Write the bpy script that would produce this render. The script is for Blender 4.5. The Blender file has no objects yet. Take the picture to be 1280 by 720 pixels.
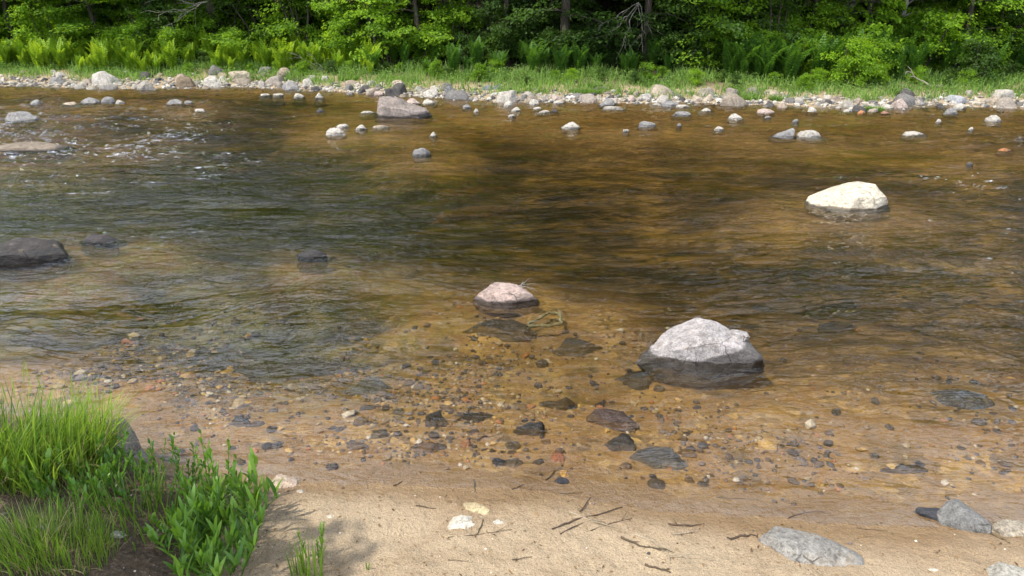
import bpy, math, random
import numpy as np
from mathutils import Vector

random.seed(7)
rng = np.random.default_rng(7)
S = bpy.context.scene
COL = S.collection
R = math.radians

# ------------------------------------------------------------------ camera
CAM_H, PITCH, FPX = 2.2, R(21.3), 924.0
cam = bpy.data.cameras.new('camera')
cam.sensor_width = 36.0
cam.lens = 26.0
cam.clip_start = 0.05
cam.clip_end = 600.0
camo = bpy.data.objects.new('camera', cam)
camo.location = (0, 0, CAM_H)
camo.rotation_euler = (R(90) - PITCH, 0, 0)
COL.objects.link(camo)
S.camera = camo

# ------------------------------------------------------------------ light
SUN_EL, SUN_AZ = 58.0, -120.0          # azimuth measured from +Y (view direction) towards +X
w = bpy.data.worlds.new('World')
S.world = w
w.use_nodes = True
nt = w.node_tree
bg = nt.nodes['Background']
sky = nt.nodes.new('ShaderNodeTexSky')
sky.sky_type = 'NISHITA'
sky.sun_disc = False
sky.sun_elevation = R(SUN_EL)
sky.sun_rotation = R(SUN_AZ)
sky.altitude = 200
sky.dust_density = 1.5
# unseen broken white cloud, added to brighten the river's reflections, thinned overhead
tcw = nt.nodes.new('ShaderNodeTexCoord'); sxyz = nt.nodes.new('ShaderNodeSeparateXYZ'); nt.links.new(tcw.outputs['Generated'], sxyz.inputs[0])
mz = nt.nodes.new('ShaderNodeMath'); mz.operation = 'ADD'; mz.inputs[1].default_value = .12; nt.links.new(sxyz.outputs[2], mz.inputs[0])
dv = nt.nodes.new('ShaderNodeVectorMath'); dv.operation = 'DIVIDE'; cb = nt.nodes.new('ShaderNodeCombineXYZ')
for i_ in range(3): nt.links.new(mz.outputs[0], cb.inputs[i_])
nt.links.new(tcw.outputs['Generated'], dv.inputs[0]); nt.links.new(cb.outputs[0], dv.inputs[1])
cn = nt.nodes.new('ShaderNodeTexNoise'); cn.inputs['Scale'].default_value = 1.1; cn.inputs['Detail'].default_value = 6; cn.inputs['Roughness'].default_value = .55
nt.links.new(dv.outputs[0], cn.inputs['Vector'])
cr_ = nt.nodes.new('ShaderNodeValToRGB'); cr_.color_ramp.elements[0].position = .38; cr_.color_ramp.elements[1].position = .54
nt.links.new(cn.outputs[0], cr_.inputs[0])
cm = nt.nodes.new('ShaderNodeMix'); cm.data_type = 'RGBA'; hz_ = nt.nodes.new('ShaderNodeMapRange'); nt.links.new(sxyz.outputs[2], hz_.inputs[0]); hz_.inputs[1].default_value = .62; hz_.inputs[2].default_value = .86; hz_.inputs[3].default_value = 1; hz_.inputs[4].default_value = .12
hm_ = nt.nodes.new('ShaderNodeMath'); hm_.operation = 'MULTIPLY'; nt.links.new(cr_.outputs[0], hm_.inputs[0]); nt.links.new(hz_.outputs[0], hm_.inputs[1])
nt.links.new(hm_.outputs[0], cm.inputs[0]); nt.links.new(sky.outputs[0], cm.inputs[6])
cm.inputs[7].default_value = (19.0, 21.0, 24.5, 1)
nt.links.new(cm.outputs[2], bg.inputs[0])
bg.inputs[1].default_value = 0.11
sun = bpy.data.lights.new('sun', 'SUN')
sun.energy = 5.0
sun.angle = R(0.5)
sun.color = (1.0, 0.955, 0.88)
suno = bpy.data.objects.new('sun', sun)
sd = Vector((math.sin(R(SUN_AZ)) * math.cos(R(SUN_EL)), math.cos(R(SUN_AZ)) * math.cos(R(SUN_EL)), math.sin(R(SUN_EL))))
suno.rotation_euler = sd.to_track_quat('Z', 'Y').to_euler()
suno.location = (-20, 5, 40)
COL.objects.link(suno)
S.view_settings.view_transform = 'Standard'
S.view_settings.look = 'None'
S.view_settings.exposure = 0.48
S.view_settings.gamma = 1.0
S.cycles.use_denoising = True
S.cycles.use_adaptive_sampling = False
S.cycles.denoising_prefilter = 'ACCURATE'
S.cycles.max_bounces = 10
S.cycles.transparent_max_bounces = 12
S.cycles.sample_clamp_indirect = 4.0
S.cycles.caustics_reflective = False
S.cycles.caustics_refractive = False

# ------------------------------------------------------------------ maths helpers
def pdir(px, py):
    a = (px - 640) / FPX; b = -(py - 360) / FPX
    return a, math.cos(PITCH) + b * math.sin(PITCH), -math.sin(PITCH) + b * math.cos(PITCH)

def at(px, py, z=0.0):
    """ground point at height z seen at a photograph pixel, and metres per pixel there"""
    x, y, dz = pdir(px, py)
    t = (z - CAM_H) / dz
    return x * t, y * t, t / FPX

_P = np.random.default_rng(11).permutation(4096).astype(np.int64)
_A = np.random.default_rng(12).uniform(0, 2 * np.pi, 4096)
_GX, _GY = np.cos(_A), np.sin(_A)

def n2(x, y, seed=0):
    """2-D gradient noise, about -1..1"""
    x = np.asarray(x, float) + seed * 17.31; y = np.asarray(y, float) - seed * 9.77
    xi = np.floor(x).astype(np.int64); yi = np.floor(y).astype(np.int64)
    xf, yf = x - xi, y - yi
    u = xf * xf * xf * (xf * (xf * 6 - 15) + 10); v = yf * yf * yf * (yf * (yf * 6 - 15) + 10)
    def g(i, j):
        h = _P[(_P[(xi + i) & 4095] + yi + j) & 4095]
        return _GX[h] * (xf - i) + _GY[h] * (yf - j)
    a = g(0, 0) * (1 - u) + g(1, 0) * u
    b = g(0, 1) * (1 - u) + g(1, 1) * u
    return (a * (1 - v) + b * v) * 1.5

def fbm(x, y, o=4, seed=0, lac=2.03, gain=0.5):
    s = 0.0; a = 1.0; t = 0.0
    for k in range(o):
        s = s + a * n2(x * lac ** k, y * lac ** k, seed + k * 3)
        t += a; a *= gain
    return s / t

_VR = np.random.default_rng(13).uniform(-1, 1, 4096)
def n3(p, seed=0):
    """3-D value noise, -1..1"""
    x, y, z = p[:, 0] + seed * 3.7, p[:, 1] + seed * 5.1, p[:, 2] - seed * 2.3
    xi, yi, zi = (np.floor(q).astype(np.int64) for q in (x, y, z))
    fx, fy, fz = x - xi, y - yi, z - zi
    u, v, t = (f * f * (3 - 2 * f) for f in (fx, fy, fz))
    def g(i, j, k):
        return _VR[_P[(_P[(_P[(xi + i) & 4095] + yi + j) & 4095] + zi + k) & 4095]]
    r = 0
    for i, wu in ((0, 1 - u), (1, u)):
        for j, wv in ((0, 1 - v), (1, v)):
            for k, wt in ((0, 1 - t), (1, t)):
                r = r + g(i, j, k) * wu * wv * wt
    return r

def sm(a, b, x):
    t = np.clip((x - a) / (b - a), 0, 1)
    return t * t * (3 - 2 * t)

# ------------------------------------------------------------------ mesh helpers
def mesh_np(name, V, F, mat=None, smooth=False, attrs=None):
    V = np.ascontiguousarray(V, np.float32); F = np.ascontiguousarray(F, np.int32)
    me = bpy.data.meshes.new(name)
    k = F.shape[1]; m = len(F)
    me.vertices.add(len(V)); me.vertices.foreach_set('co', V.ravel())
    me.loops.add(m * k); me.loops.foreach_set('vertex_index', F.ravel())
    me.polygons.add(m)
    me.polygons.foreach_set('loop_start', np.arange(0, m * k, k, dtype=np.int32))
    me.polygons.foreach_set('use_smooth', np.full(m, smooth))
    me.update(calc_edges=True)
    for an, val in (attrs or {}).items():
        a = me.attributes.new(an, 'FLOAT', 'POINT')
        a.data.foreach_set('value', np.ascontiguousarray(val, np.float32))
    if mat: me.materials.append(mat)
    me.validate()
    return me

def link(name, me, parent=None, loc=(0, 0, 0), rot=(0, 0, 0), scale=(1, 1, 1)):
    o = bpy.data.objects.new(name, me); COL.objects.link(o)
    o.location = loc; o.rotation_euler = rot; o.scale = scale
    if parent is not None: o.parent = parent
    return o

def tag(o, label=None, cat=None, group=None, kind=None):
    if label: o['label'] = label
    if cat: o['category'] = cat
    if group: o['group'] = group
    if kind: o['kind'] = kind
    return o

class Geo:
    """collects quads (triangles as degenerate-free separate list is avoided: all quads)"""
    def __init__(s): s.V = []; s.F = []; s.T = []; s.n = 0
    def add(s, V, F, t=None):
        V = np.asarray(V, float).reshape(-1, 3); F = np.asarray(F, int)
        s.V.append(V); s.F.append(F + s.n); s.n += len(V)
        s.T.append(np.full(len(V), 0.5) if t is None else np.broadcast_to(t, (len(V),)))
    def mesh(s, name, mat, smooth=False):
        return mesh_np(name, np.concatenate(s.V), np.concatenate(s.F), mat, smooth, {'tint': np.concatenate(s.T)})

def leaves(g, P, D, N, L, W, tint, fold=0.15):
    """rhombic folded leaves: base P, axis D, normal N"""
    n = len(P)
    D = D / np.linalg.norm(D, axis=1, keepdims=True)
    Sd = np.cross(D, N); Sd /= np.linalg.norm(Sd, axis=1, keepdims=True) + 1e-9
    N2 = np.cross(Sd, D)
    L = np.broadcast_to(L, (n,))[:, None]; W = np.broadcast_to(W, (n,))[:, None]
    mid = P + D * L * 0.45
    V = np.stack([P, mid + Sd * W / 2 + N2 * W * fold, P + D * L - N2 * L * 0.12, mid - Sd * W / 2 + N2 * W * fold], 1).reshape(-1, 3)
    F = np.arange(n * 4).reshape(-1, 4)
    g.add(V, F, np.repeat(tint, 4))

def blades(g, P, az, L, lean, W, tint, segs=5, curl=1.0, wshape=None):
    """curved tapered strips growing from P"""
    n = len(P)
    t = np.linspace(0, 1, segs + 1)
    dx, dy = np.cos(az), np.sin(az)
    lean = np.broadcast_to(lean, (n,)); L = np.broadcast_to(L, (n,)); W = np.broadcast_to(W, (n,))
    ang = lean[:, None] * (0.25 + 0.75 * t[None, :] ** curl)             # angle from vertical
    ds = (L / segs)[:, None]
    rr = np.cumsum(np.sin(ang) * ds, 1) - np.sin(ang[:, :1]) * ds
    zz = np.cumsum(np.cos(ang) * ds, 1) - np.cos(ang[:, :1]) * ds
    if wshape is None: ws = np.clip(1.0 - t ** 2.2, 0.03, 1)
    else: ws = wshape(t)
    C = np.stack([P[:, 0:1] + rr * dx[:, None], P[:, 1:2] + rr * dy[:, None], P[:, 2:3] + zz], 2)
    sidea = az + np.pi / 2 + rng.uniform(-0.9, 0.9, n)
    sx = np.stack([np.cos(sidea), np.sin(sidea), np.zeros(n)], 1)[:, None, :] * (W[:, None] * ws[None, :] / 2)[:, :, None]
    V = np.stack([C - sx, C + sx], 2).reshape(-1, 3)
    base = (np.arange(n) * (segs + 1) * 2)[:, None, None]
    k = np.arange(segs)[None, :, None] * 2
    F = (base + k + np.array([0, 1, 3, 2])[None, None, :]).reshape(-1, 4)
    g.add(V, F, np.repeat(tint, (segs + 1) * 2))

def tube(g, pts, radii, sides=6, t=0.5):
    pts = np.asarray(pts, float); n = len(pts)
    tang = np.gradient(pts, axis=0); tang /= np.linalg.norm(tang, axis=1, keepdims=True) + 1e-9
    ref = np.array([0.13, 0.21, 0.97]) if abs(tang[0][2]) < 0.8 else np.array([0.97, 0.2, 0.1])
    a = np.cross(tang, ref); a /= np.linalg.norm(a, axis=1, keepdims=True)
    b = np.cross(tang, a)
    th = np.linspace(0, 2 * np.pi, sides, endpoint=False)
    r = np.broadcast_to(radii, (n,))[:, None, None]
    V = pts[:, None, :] + r * (a[:, None, :] * np.cos(th)[None, :, None] + b[:, None, :] * np.sin(th)[None, :, None])
    i = np.arange(n - 1)[:, None] * sides; j = np.arange(sides)[None, :]; j2 = (j + 1) % sides
    F = np.stack([i + j, i + j2, i + sides + j2, i + sides + j], 2).reshape(-1, 4)
    g.add(V.reshape(-1, 3), F, t)

# ------------------------------------------------------------------ node helpers
def newmat(name):
    m = bpy.data.materials.new(name); m.use_nodes = True
    m.node_tree.nodes.clear()
    return m, m.node_tree
def N(t, kind, **kw):
    n = t.nodes.new(kind)
    for k, v in kw.items(): setattr(n, k, v)
    return n
def inp(t, node, key, v):
    if hasattr(v, 'is_linked') or hasattr(v, 'links'): t.links.new(v, node.inputs[key])
    elif v is not None: node.inputs[key].default_value = v
def noise(t, vec, scale, detail=4, rough=0.55, dist=0.0):
    n = N(t, 'ShaderNodeTexNoise'); inp(t, n, 'Vector', vec)
    n.inputs['Scale'].default_value = scale; n.inputs['Detail'].default_value = detail
    n.inputs['Roughness'].default_value = rough; n.inputs['Distortion'].default_value = dist
    return n.outputs[0]
def ramp(t, fac, stops):
    n = N(t, 'ShaderNodeValToRGB'); inp(t, n, 'Fac', fac)
    e = n.color_ramp.elements
    while len(e) < len(stops): e.new(0.5)
    for q, (p, c) in zip(e, stops):
        q.position = p; q.color = (c[0], c[1], c[2], 1) if hasattr(c, '__len__') else (c, c, c, 1)
    return n.outputs[0]
def math_(t, op, a, b=None, clamp=False):
    n = N(t, 'ShaderNodeMath', operation=op); n.use_clamp = clamp
    inp(t, n, 0, a)
    if b is not None: inp(t, n, 1, b)
    return n.outputs[0]
def mixc(t, fac, a, b, blend='MIX'):
    n = N(t, 'ShaderNodeMix', data_type='RGBA', blend_type=blend)
    inp(t, n, 0, fac)
    for k, v in ((6, a), (7, b)):
        if isinstance(v, tuple): v = (v[0], v[1], v[2], 1)
        inp(t, n, k, v)
    return n.outputs[2]
def mapr(t, v, a, b, c, d):
    n = N(t, 'ShaderNodeMapRange'); inp(t, n, 0, v)
    for i, q in enumerate((a, b, c, d)): n.inputs[i + 1].default_value = q
    return n.outputs[0]
def bump(t, h, strength, dist, normal=None):
    n = N(t, 'ShaderNodeBump'); inp(t, n, 'Height', h)
    n.inputs['Strength'].default_value = strength; n.inputs['Distance'].default_value = dist
    if normal is not None: inp(t, n, 'Normal', normal)
    return n.outputs[0]
def attr(t, name):
    return N(t, 'ShaderNodeAttribute', attribute_name=name).outputs['Fac']
def out(t, surf=None, vol=None):
    o = N(t, 'ShaderNodeOutputMaterial')
    if surf is not None: t.links.new(surf, o.inputs[0])
    if vol is not None: t.links.new(vol, o.inputs[1])
def princ(t, col, rough=0.8, spec=0.3, normal=None):
    p = N(t, 'ShaderNodeBsdfPrincipled')
    if isinstance(col, tuple): col = (col[0], col[1], col[2], 1)
    inp(t, p, 'Base Color', col); inp(t, p, 'Roughness', rough); inp(t, p, 'Specular IOR Level', spec)
    if normal is not None: inp(t, p, 'Normal', normal)
    return p.outputs[0]

# ------------------------------------------------------------------ shape of the land
NEAR = [(-60, 520), (60, 528), (150, 548), (205, 580), (330, 592), (450, 600), (600, 606), (780, 622), (900, 640), (1010, 655), (1150, 655), (1290, 648)]
FAR = [(0, 108), (130, 110), (300, 109), (430, 115), (520, 121), (640, 128), (760, 128), (900, 131), (1000, 133), (1100, 136), (1200, 133), (1280, 133)]
nx = np.array([at(*p)[0] for p in NEAR]); ny = np.array([at(*p)[1] for p in NEAR])
fx = np.array([at(*p)[0] for p in FAR]); fy = np.array([at(*p)[1] for p in FAR])
nx = np.concatenate([[-90, -9], nx, [9, 90]]); ny = np.concatenate([[3.9, 3.7], ny, [3.0, 2.7]])
fx = np.concatenate([[-90], fx, [90]]); fy = np.concatenate([[30], fy, [13.5]])
def y_near(x): return np.interp(x, nx, ny)
def y_far(x): return np.interp(x, fx, fy)

MOUNDS = []     # the bed heaps up a little under every rock in the stream
def ground(x, y):
    x = np.asarray(x, float); y = np.asarray(y, float)
    x, y = np.broadcast_arrays(x, y)
    a = y - y_near(x) + 0.08 * n2(x * 1.3, y * 1.3, 3)         # metres out from the near shore
    b = y_far(x) - y + 0.25 * n2(x * 0.8, y * 0.8, 4)          # metres out from the far shore
    left = sm(1.4, -2.2, x + (y - 4.0) * 0.15 + .5 * n2(x * .8, y * .8, 72))
    dmax = 0.38 + 0.20 * sm(1.5, -3.0, x) - (.15 + .10 * sm(-2, -7, x)) * sm(8, 13, y)
    near = -(a * .115 + np.clip(a - .75 - .25 * n2(x, y, 71), 0, 9) * .26 * left) * sm(-0.1, 0.5, a) - 0.02 * sm(0, .2, a)
    near = np.maximum(near, -dmax)
    far = -np.clip(b, 0, None) * 0.13
    bed = -np.minimum(-near, -far) if False else np.maximum(near, far)
    bed = bed + (0.05 * fbm(x * 0.5, y * 0.9, 3, 5) + 0.018 * fbm(x * 2.2, y * 2.5, 3, 6)) * sm(0.2, 1.4, np.minimum(a, b))
    for (mx_, my_, mw) in MOUNDS:
        rr = np.hypot(x - mx_, (y - my_) * 1.25)
        R0 = mw * .6; R1 = R0 + 1.2 + mw * 1.0
        if np.ndim(rr) and not (rr < R1).any(): continue
        rr = rr + (.30 + .2 * mw) * n2(x * 1.6 + my_, y * 1.9, 58)
        top = -(.055 + .06 * mw + (.06 if mx_ < -1.5 and my_ < 9 else 0)) + .025 * n2(x * 3, y * 3, 59)
        k = .92 * sm(R1, R0 * .5, rr)
        bed = np.where(bed < top, bed * (1 - k) + top * k, bed)
    # near beach
    beach = 0.035 * sm(0, 0.25, -a) + 0.085 * np.clip(-a - .05, 0, 3) + 0.020 * fbm(x * 3.1, y * 3.1, 3, 7) * sm(0, 0.3, -a) + 0.011 * fbm(x * 12, y * 12, 4, 8) * sm(0, 0.2, -a)
    lb = sm(-1.15, -1.75, x) * sm(-0.05, 0.3, -a)
    beach = beach + lb * 0.13
    # far bank
    t = -b
    bank = np.interp(t, [0, 0.6, 1.2, 2.5, 4, 8, 30, 120], [0.0, .09, .19, .32, .44, .75, 3.0, 14]) + 0.05 * fbm(x * 0.7, y * 0.7, 3, 9) * sm(0.3, 2, t)
    z = np.where(a < 0, beach, np.where(b < 0, bank, bed))
    return z

def gz(x, y): return float(ground(np.array([x]), np.array([y]))[0])

def ring_grid(y0, y1, rows, cols, uin, xout, ycurve=1.0):
    """a grid whose cells are small near the beach and grow with distance"""
    ys = y0 * (y1 / y0) ** (np.linspace(0, 1, rows))
    u = np.linspace(-uin, uin, cols)
    ext = np.array([1.02, 1.1, 1.25, 1.5, 2, 2.8, 4, 6, 10])
    X = []
    for yy in ys:
        half = uin * (yy + 0.6)
        e = half * ext; e = np.where(e > xout, xout + (e - e.min()) * 1e-3, e); e = np.maximum(e, half * 1.01); e[-1] = max(xout, e[-2] + 1)
        e = np.sort(e)
        X.append(np.concatenate([-e[::-1], u * (yy + 0.6), e]))
    X = np.array(X); Y = np.repeat(ys[:, None], X.shape[1], 1)
    return X, Y

def grid_faces(r, c):
    i = np.arange(r - 1)[:, None] * c; j = np.arange(c - 1)[None, :]
    return np.stack([i + j, i + j + 1, i + c + j + 1, i + c + j], 2).reshape(-1, 4)

# ------------------------------------------------------------------ materials of the setting
def ground_material():
    m, t = newmat('ground')
    geo = N(t, 'ShaderNodeNewGeometry'); P = geo.outputs['Position']
    forest = attr(t, 'forest'); depth = attr(t, 'depth'); left = attr(t, 'leftish'); damp = attr(t, 'damp'); soil = attr(t, 'soil')
    # sand: grains in several tones
    g1 = noise(t, P, 260, 2, .7); g2 = noise(t, P, 90, 3, .6); g3 = noise(t, P, 7, 4, .6)
    sand = ramp(t, g1, [(.30, (.15, .11, .07)), (.45, (.285, .215, .135)), (.6, (.375, .285, .18)), (.75, (.50, .42, .31))])
    sand = mixc(t, mapr(t, g3, .35, .7, 0, .3), sand, (.25, .185, .12))
    sand = mixc(t, mapr(t, g2, .57, .68, 0, .6), sand, (.13, .09, .055))
    sand = mixc(t, mapr(t, noise(t, P, 2.6, 5, .7, .5), .5, .68, 0, .5), sand, mixc(t, 1.0, sand, (.55, .47, .38), 'MULTIPLY'))
    # damp sand is darker and warmer
    sand = mixc(t, math_(t, 'MULTIPLY', damp, .8), sand, mixc(t, 1.0, sand, (.62, .5, .36), 'MULTIPLY'))
    # stream bed: gravel cells of brown, amber, slate
    v = N(t, 'ShaderNodeTexVoronoi'); t.links.new(P, v.inputs['Vector']); v.inputs['Scale'].default_value = 16
    vb = N(t, 'ShaderNodeSeparateColor'); t.links.new(v.outputs['Color'], vb.inputs[0])
    grav = ramp(t, vb.outputs[0], [(0, (.08, .06, .045)), (.3, (.20, .145, .08)), (.55, (.33, .24, .12)), (.8, (.46, .34, .17)), (1, (.14, .13, .12))])
    v2 = N(t, 'ShaderNodeTexVoronoi'); t.links.new(P, v2.inputs['Vector']); v2.inputs['Scale'].default_value = 3.2; v2.inputs['Randomness'].default_value = 1
    vb2 = N(t, 'ShaderNodeSeparateColor'); t.links.new(v2.outputs['Color'], vb2.inputs[0])
    cob = ramp(t, vb2.outputs[1], [(0, (.02, .018, .012)), (.35, (.10, .07, .03)), (.6, (.26, .17, .055)), (.85, (.42, .28, .09)), (1, (.05, .045, .035))])
    grav = mixc(t, mapr(t, noise(t, P, 1.3, 3), .42, .58, 0.15, .85), grav, cob)
    grav = mixc(t, mapr(t, depth, .15, .5, 0, .55), grav, (.03, .025, .012))  # darker with depth: algae, plus the deep water's dimming put into the colour
    grav = mixc(t, math_(t, 'MULTIPLY', left, .8), grav, ramp(t, noise(t, P, 1.6, 4, .6), [(.35, (.02, .03, .006)), (.52, (.13, .17, .02)), (.7, (.30, .27, .04))]))  # green at left: algae, with tree reflections put into the bed colour
    bedsand = mixc(t, mapr(t, noise(t, P, 5, 5, .7), .42, .60, 0, .9), sand, grav)
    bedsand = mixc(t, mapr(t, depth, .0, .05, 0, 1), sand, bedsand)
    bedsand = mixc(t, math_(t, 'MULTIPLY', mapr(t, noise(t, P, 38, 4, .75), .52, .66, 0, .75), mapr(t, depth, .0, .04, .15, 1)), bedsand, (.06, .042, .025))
    sandy = ramp(t, noise(t, P, .55, 3), [(.42, 0), (.6, 1)])
    bedsand = mixc(t, math_(t, 'MULTIPLY', mapr(t, depth, 0, .05, 0, 1), .55), bedsand, mixc(t, 1.0, bedsand, (1.9, 1.6, 1.05), 'MULTIPLY'))  # underwater bed brightened in its colour to replace sunlight the surface blocks
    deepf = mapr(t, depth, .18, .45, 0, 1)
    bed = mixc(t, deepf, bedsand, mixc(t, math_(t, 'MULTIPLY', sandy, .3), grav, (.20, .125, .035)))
    mp = N(t, 'ShaderNodeMapping'); t.links.new(P, mp.inputs[0]); mp.inputs['Scale'].default_value = (.55, 1.1, 1)
    pt = noise(t, mp.outputs[0], 1.5, 5, .62, .5)
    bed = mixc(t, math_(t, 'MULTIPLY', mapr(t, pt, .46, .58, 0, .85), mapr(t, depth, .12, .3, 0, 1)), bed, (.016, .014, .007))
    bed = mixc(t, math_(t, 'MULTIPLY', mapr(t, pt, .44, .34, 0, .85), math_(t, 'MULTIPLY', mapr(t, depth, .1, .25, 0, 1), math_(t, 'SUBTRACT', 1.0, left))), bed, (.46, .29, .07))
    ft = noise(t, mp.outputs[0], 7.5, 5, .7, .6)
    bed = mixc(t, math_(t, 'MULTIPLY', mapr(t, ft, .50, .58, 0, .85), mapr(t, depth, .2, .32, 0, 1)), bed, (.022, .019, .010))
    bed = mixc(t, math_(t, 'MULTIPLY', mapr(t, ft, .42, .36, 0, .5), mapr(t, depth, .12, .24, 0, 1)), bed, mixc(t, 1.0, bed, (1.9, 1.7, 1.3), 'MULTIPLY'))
    bed = mixc(t, mapr(t, depth, .35, .65, 0, .3), bed, (.03, .04, .012))  # deepest bed darkened again in its colour, as dim deep water
    # forest floor and bank soil
    fl = ramp(t, noise(t, P, 14, 5, .7), [(.3, (.02, .014, .008)), (.55, (.05, .034, .018)), (.75, (.11, .075, .04))])
    sl = ramp(t, noise(t, P, 60, 5, .7), [(.3, (.035, .024, .015)), (.55, (.09, .063, .04)), (.75, (.2, .16, .11))])
    c = mixc(t, soil, bed, sl)
    c = mixc(t, forest, c, fl)
    rough = mapr(t, damp, 0, 1, .95, .33)
    hb = math_(t, 'ADD', math_(t, 'MULTIPLY', g1, .3), math_(t, 'ADD', g2, math_(t, 'MULTIPLY', noise(t, P, 25, 5, .65), 3.2)))
    nrm = bump(t, hb, .7, .012)
    out(t, princ(t, c, rough, .25, nrm))
    return m

def water_material():
    m, t = newmat('river_water')
    geo = N(t, 'ShaderNodeNewGeometry')
    amp = attr(t, 'amp')
    def mapped(sx, rot=0.0):
        mp = N(t, 'ShaderNodeMapping'); t.links.new(geo.outputs['Position'], mp.inputs[0]); mp.inputs['Scale'].default_value = (sx, 1, 1); mp.inputs['Rotation'].default_value = (0, 0, rot); return mp.outputs[0]
    def ridge(v):     # sharp crests
        return math_(t, 'SUBTRACT', 1.0, math_(t, 'ABSOLUTE', math_(t, 'MULTIPLY', math_(t, 'SUBTRACT', v, .5), 2.6)))
    h1 = noise(t, mapped(.35, .05), 3.2, 3, .55, .8)
    h2 = ridge(noise(t, mapped(.36, -.12), 7.5, 3, .55, 1.0))
    h3 = ridge(noise(t, mapped(.42, .16), 20, 2, .5, .8))
    h4 = noise(t, mapped(.5, 0), 60, 2, .5)
    hh = math_(t, 'ADD', math_(t, 'ADD', math_(t, 'MULTIPLY', h1, .10), math_(t, 'MULTIPLY', h2, .030)), math_(t, 'ADD', math_(t, 'MULTIPLY', h3, .0115), math_(t, 'MULTIPLY', h4, .0045)))
    hh = math_(t, 'MULTIPLY', hh, math_(t, 'ADD', math_(t, 'MULTIPLY', amp, .36), .05))
    nrm = bump(t, hh, 1.0, 1.0)
    gl = N(t, 'ShaderNodeBsdfGlossy'); inp(t, gl, 'Roughness', mapr(t, amp, 0, 2, .015, .05)); t.links.new(nrm, gl.inputs['Normal'])
    rf = N(t, 'ShaderNodeBsdfRefraction'); rf.inputs['IOR'].default_value = 1.333; rf.inputs['Roughness'].default_value = 0.0
    rf.inputs['Color'].default_value = (1, 1, 1, 1)
    tr = N(t, 'ShaderNodeBsdfTransparent'); tr.inputs['Color'].default_value = (1, 1, 1, 1)
    thin = attr(t, 'film')
    body = N(t, 'ShaderNodeMixShader'); t.links.new(thin, body.inputs[0]); t.links.new(rf.outputs[0], body.inputs[1]); t.links.new(tr.outputs[0], body.inputs[2])
    fr = N(t, 'ShaderNodeFresnel'); fr.inputs['IOR'].default_value = 1.333; t.links.new(nrm, fr.inputs['Normal'])
    mx = N(t, 'ShaderNodeMixShader'); t.links.new(fr.outputs[0], mx.inputs[0]); t.links.new(body.outputs[0], mx.inputs[1]); t.links.new(gl.outputs[0], mx.inputs[2])
    va = N(t, 'ShaderNodeVolumeAbsorption'); va.inputs['Color'].default_value = (.65, .57, .15, 1); va.inputs['Density'].default_value = 1.05
    out(t, mx.outputs[0], va.outputs[0])
    return m

# ------------------------------------------------------------------ rocks that break the surface (needed by the water too)
# px centre, py waterline, width px, height px, tone, label
PALE, GREY, DARK, PINK, BEIGE, ORANGE, BROWN = (.42, .385, .33), (.23, .22, .21), (.07, .065, .062), (.42, .33, .28), (.40, .33, .25), (.45, .2, .08), (.2, .15, .1)

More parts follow.
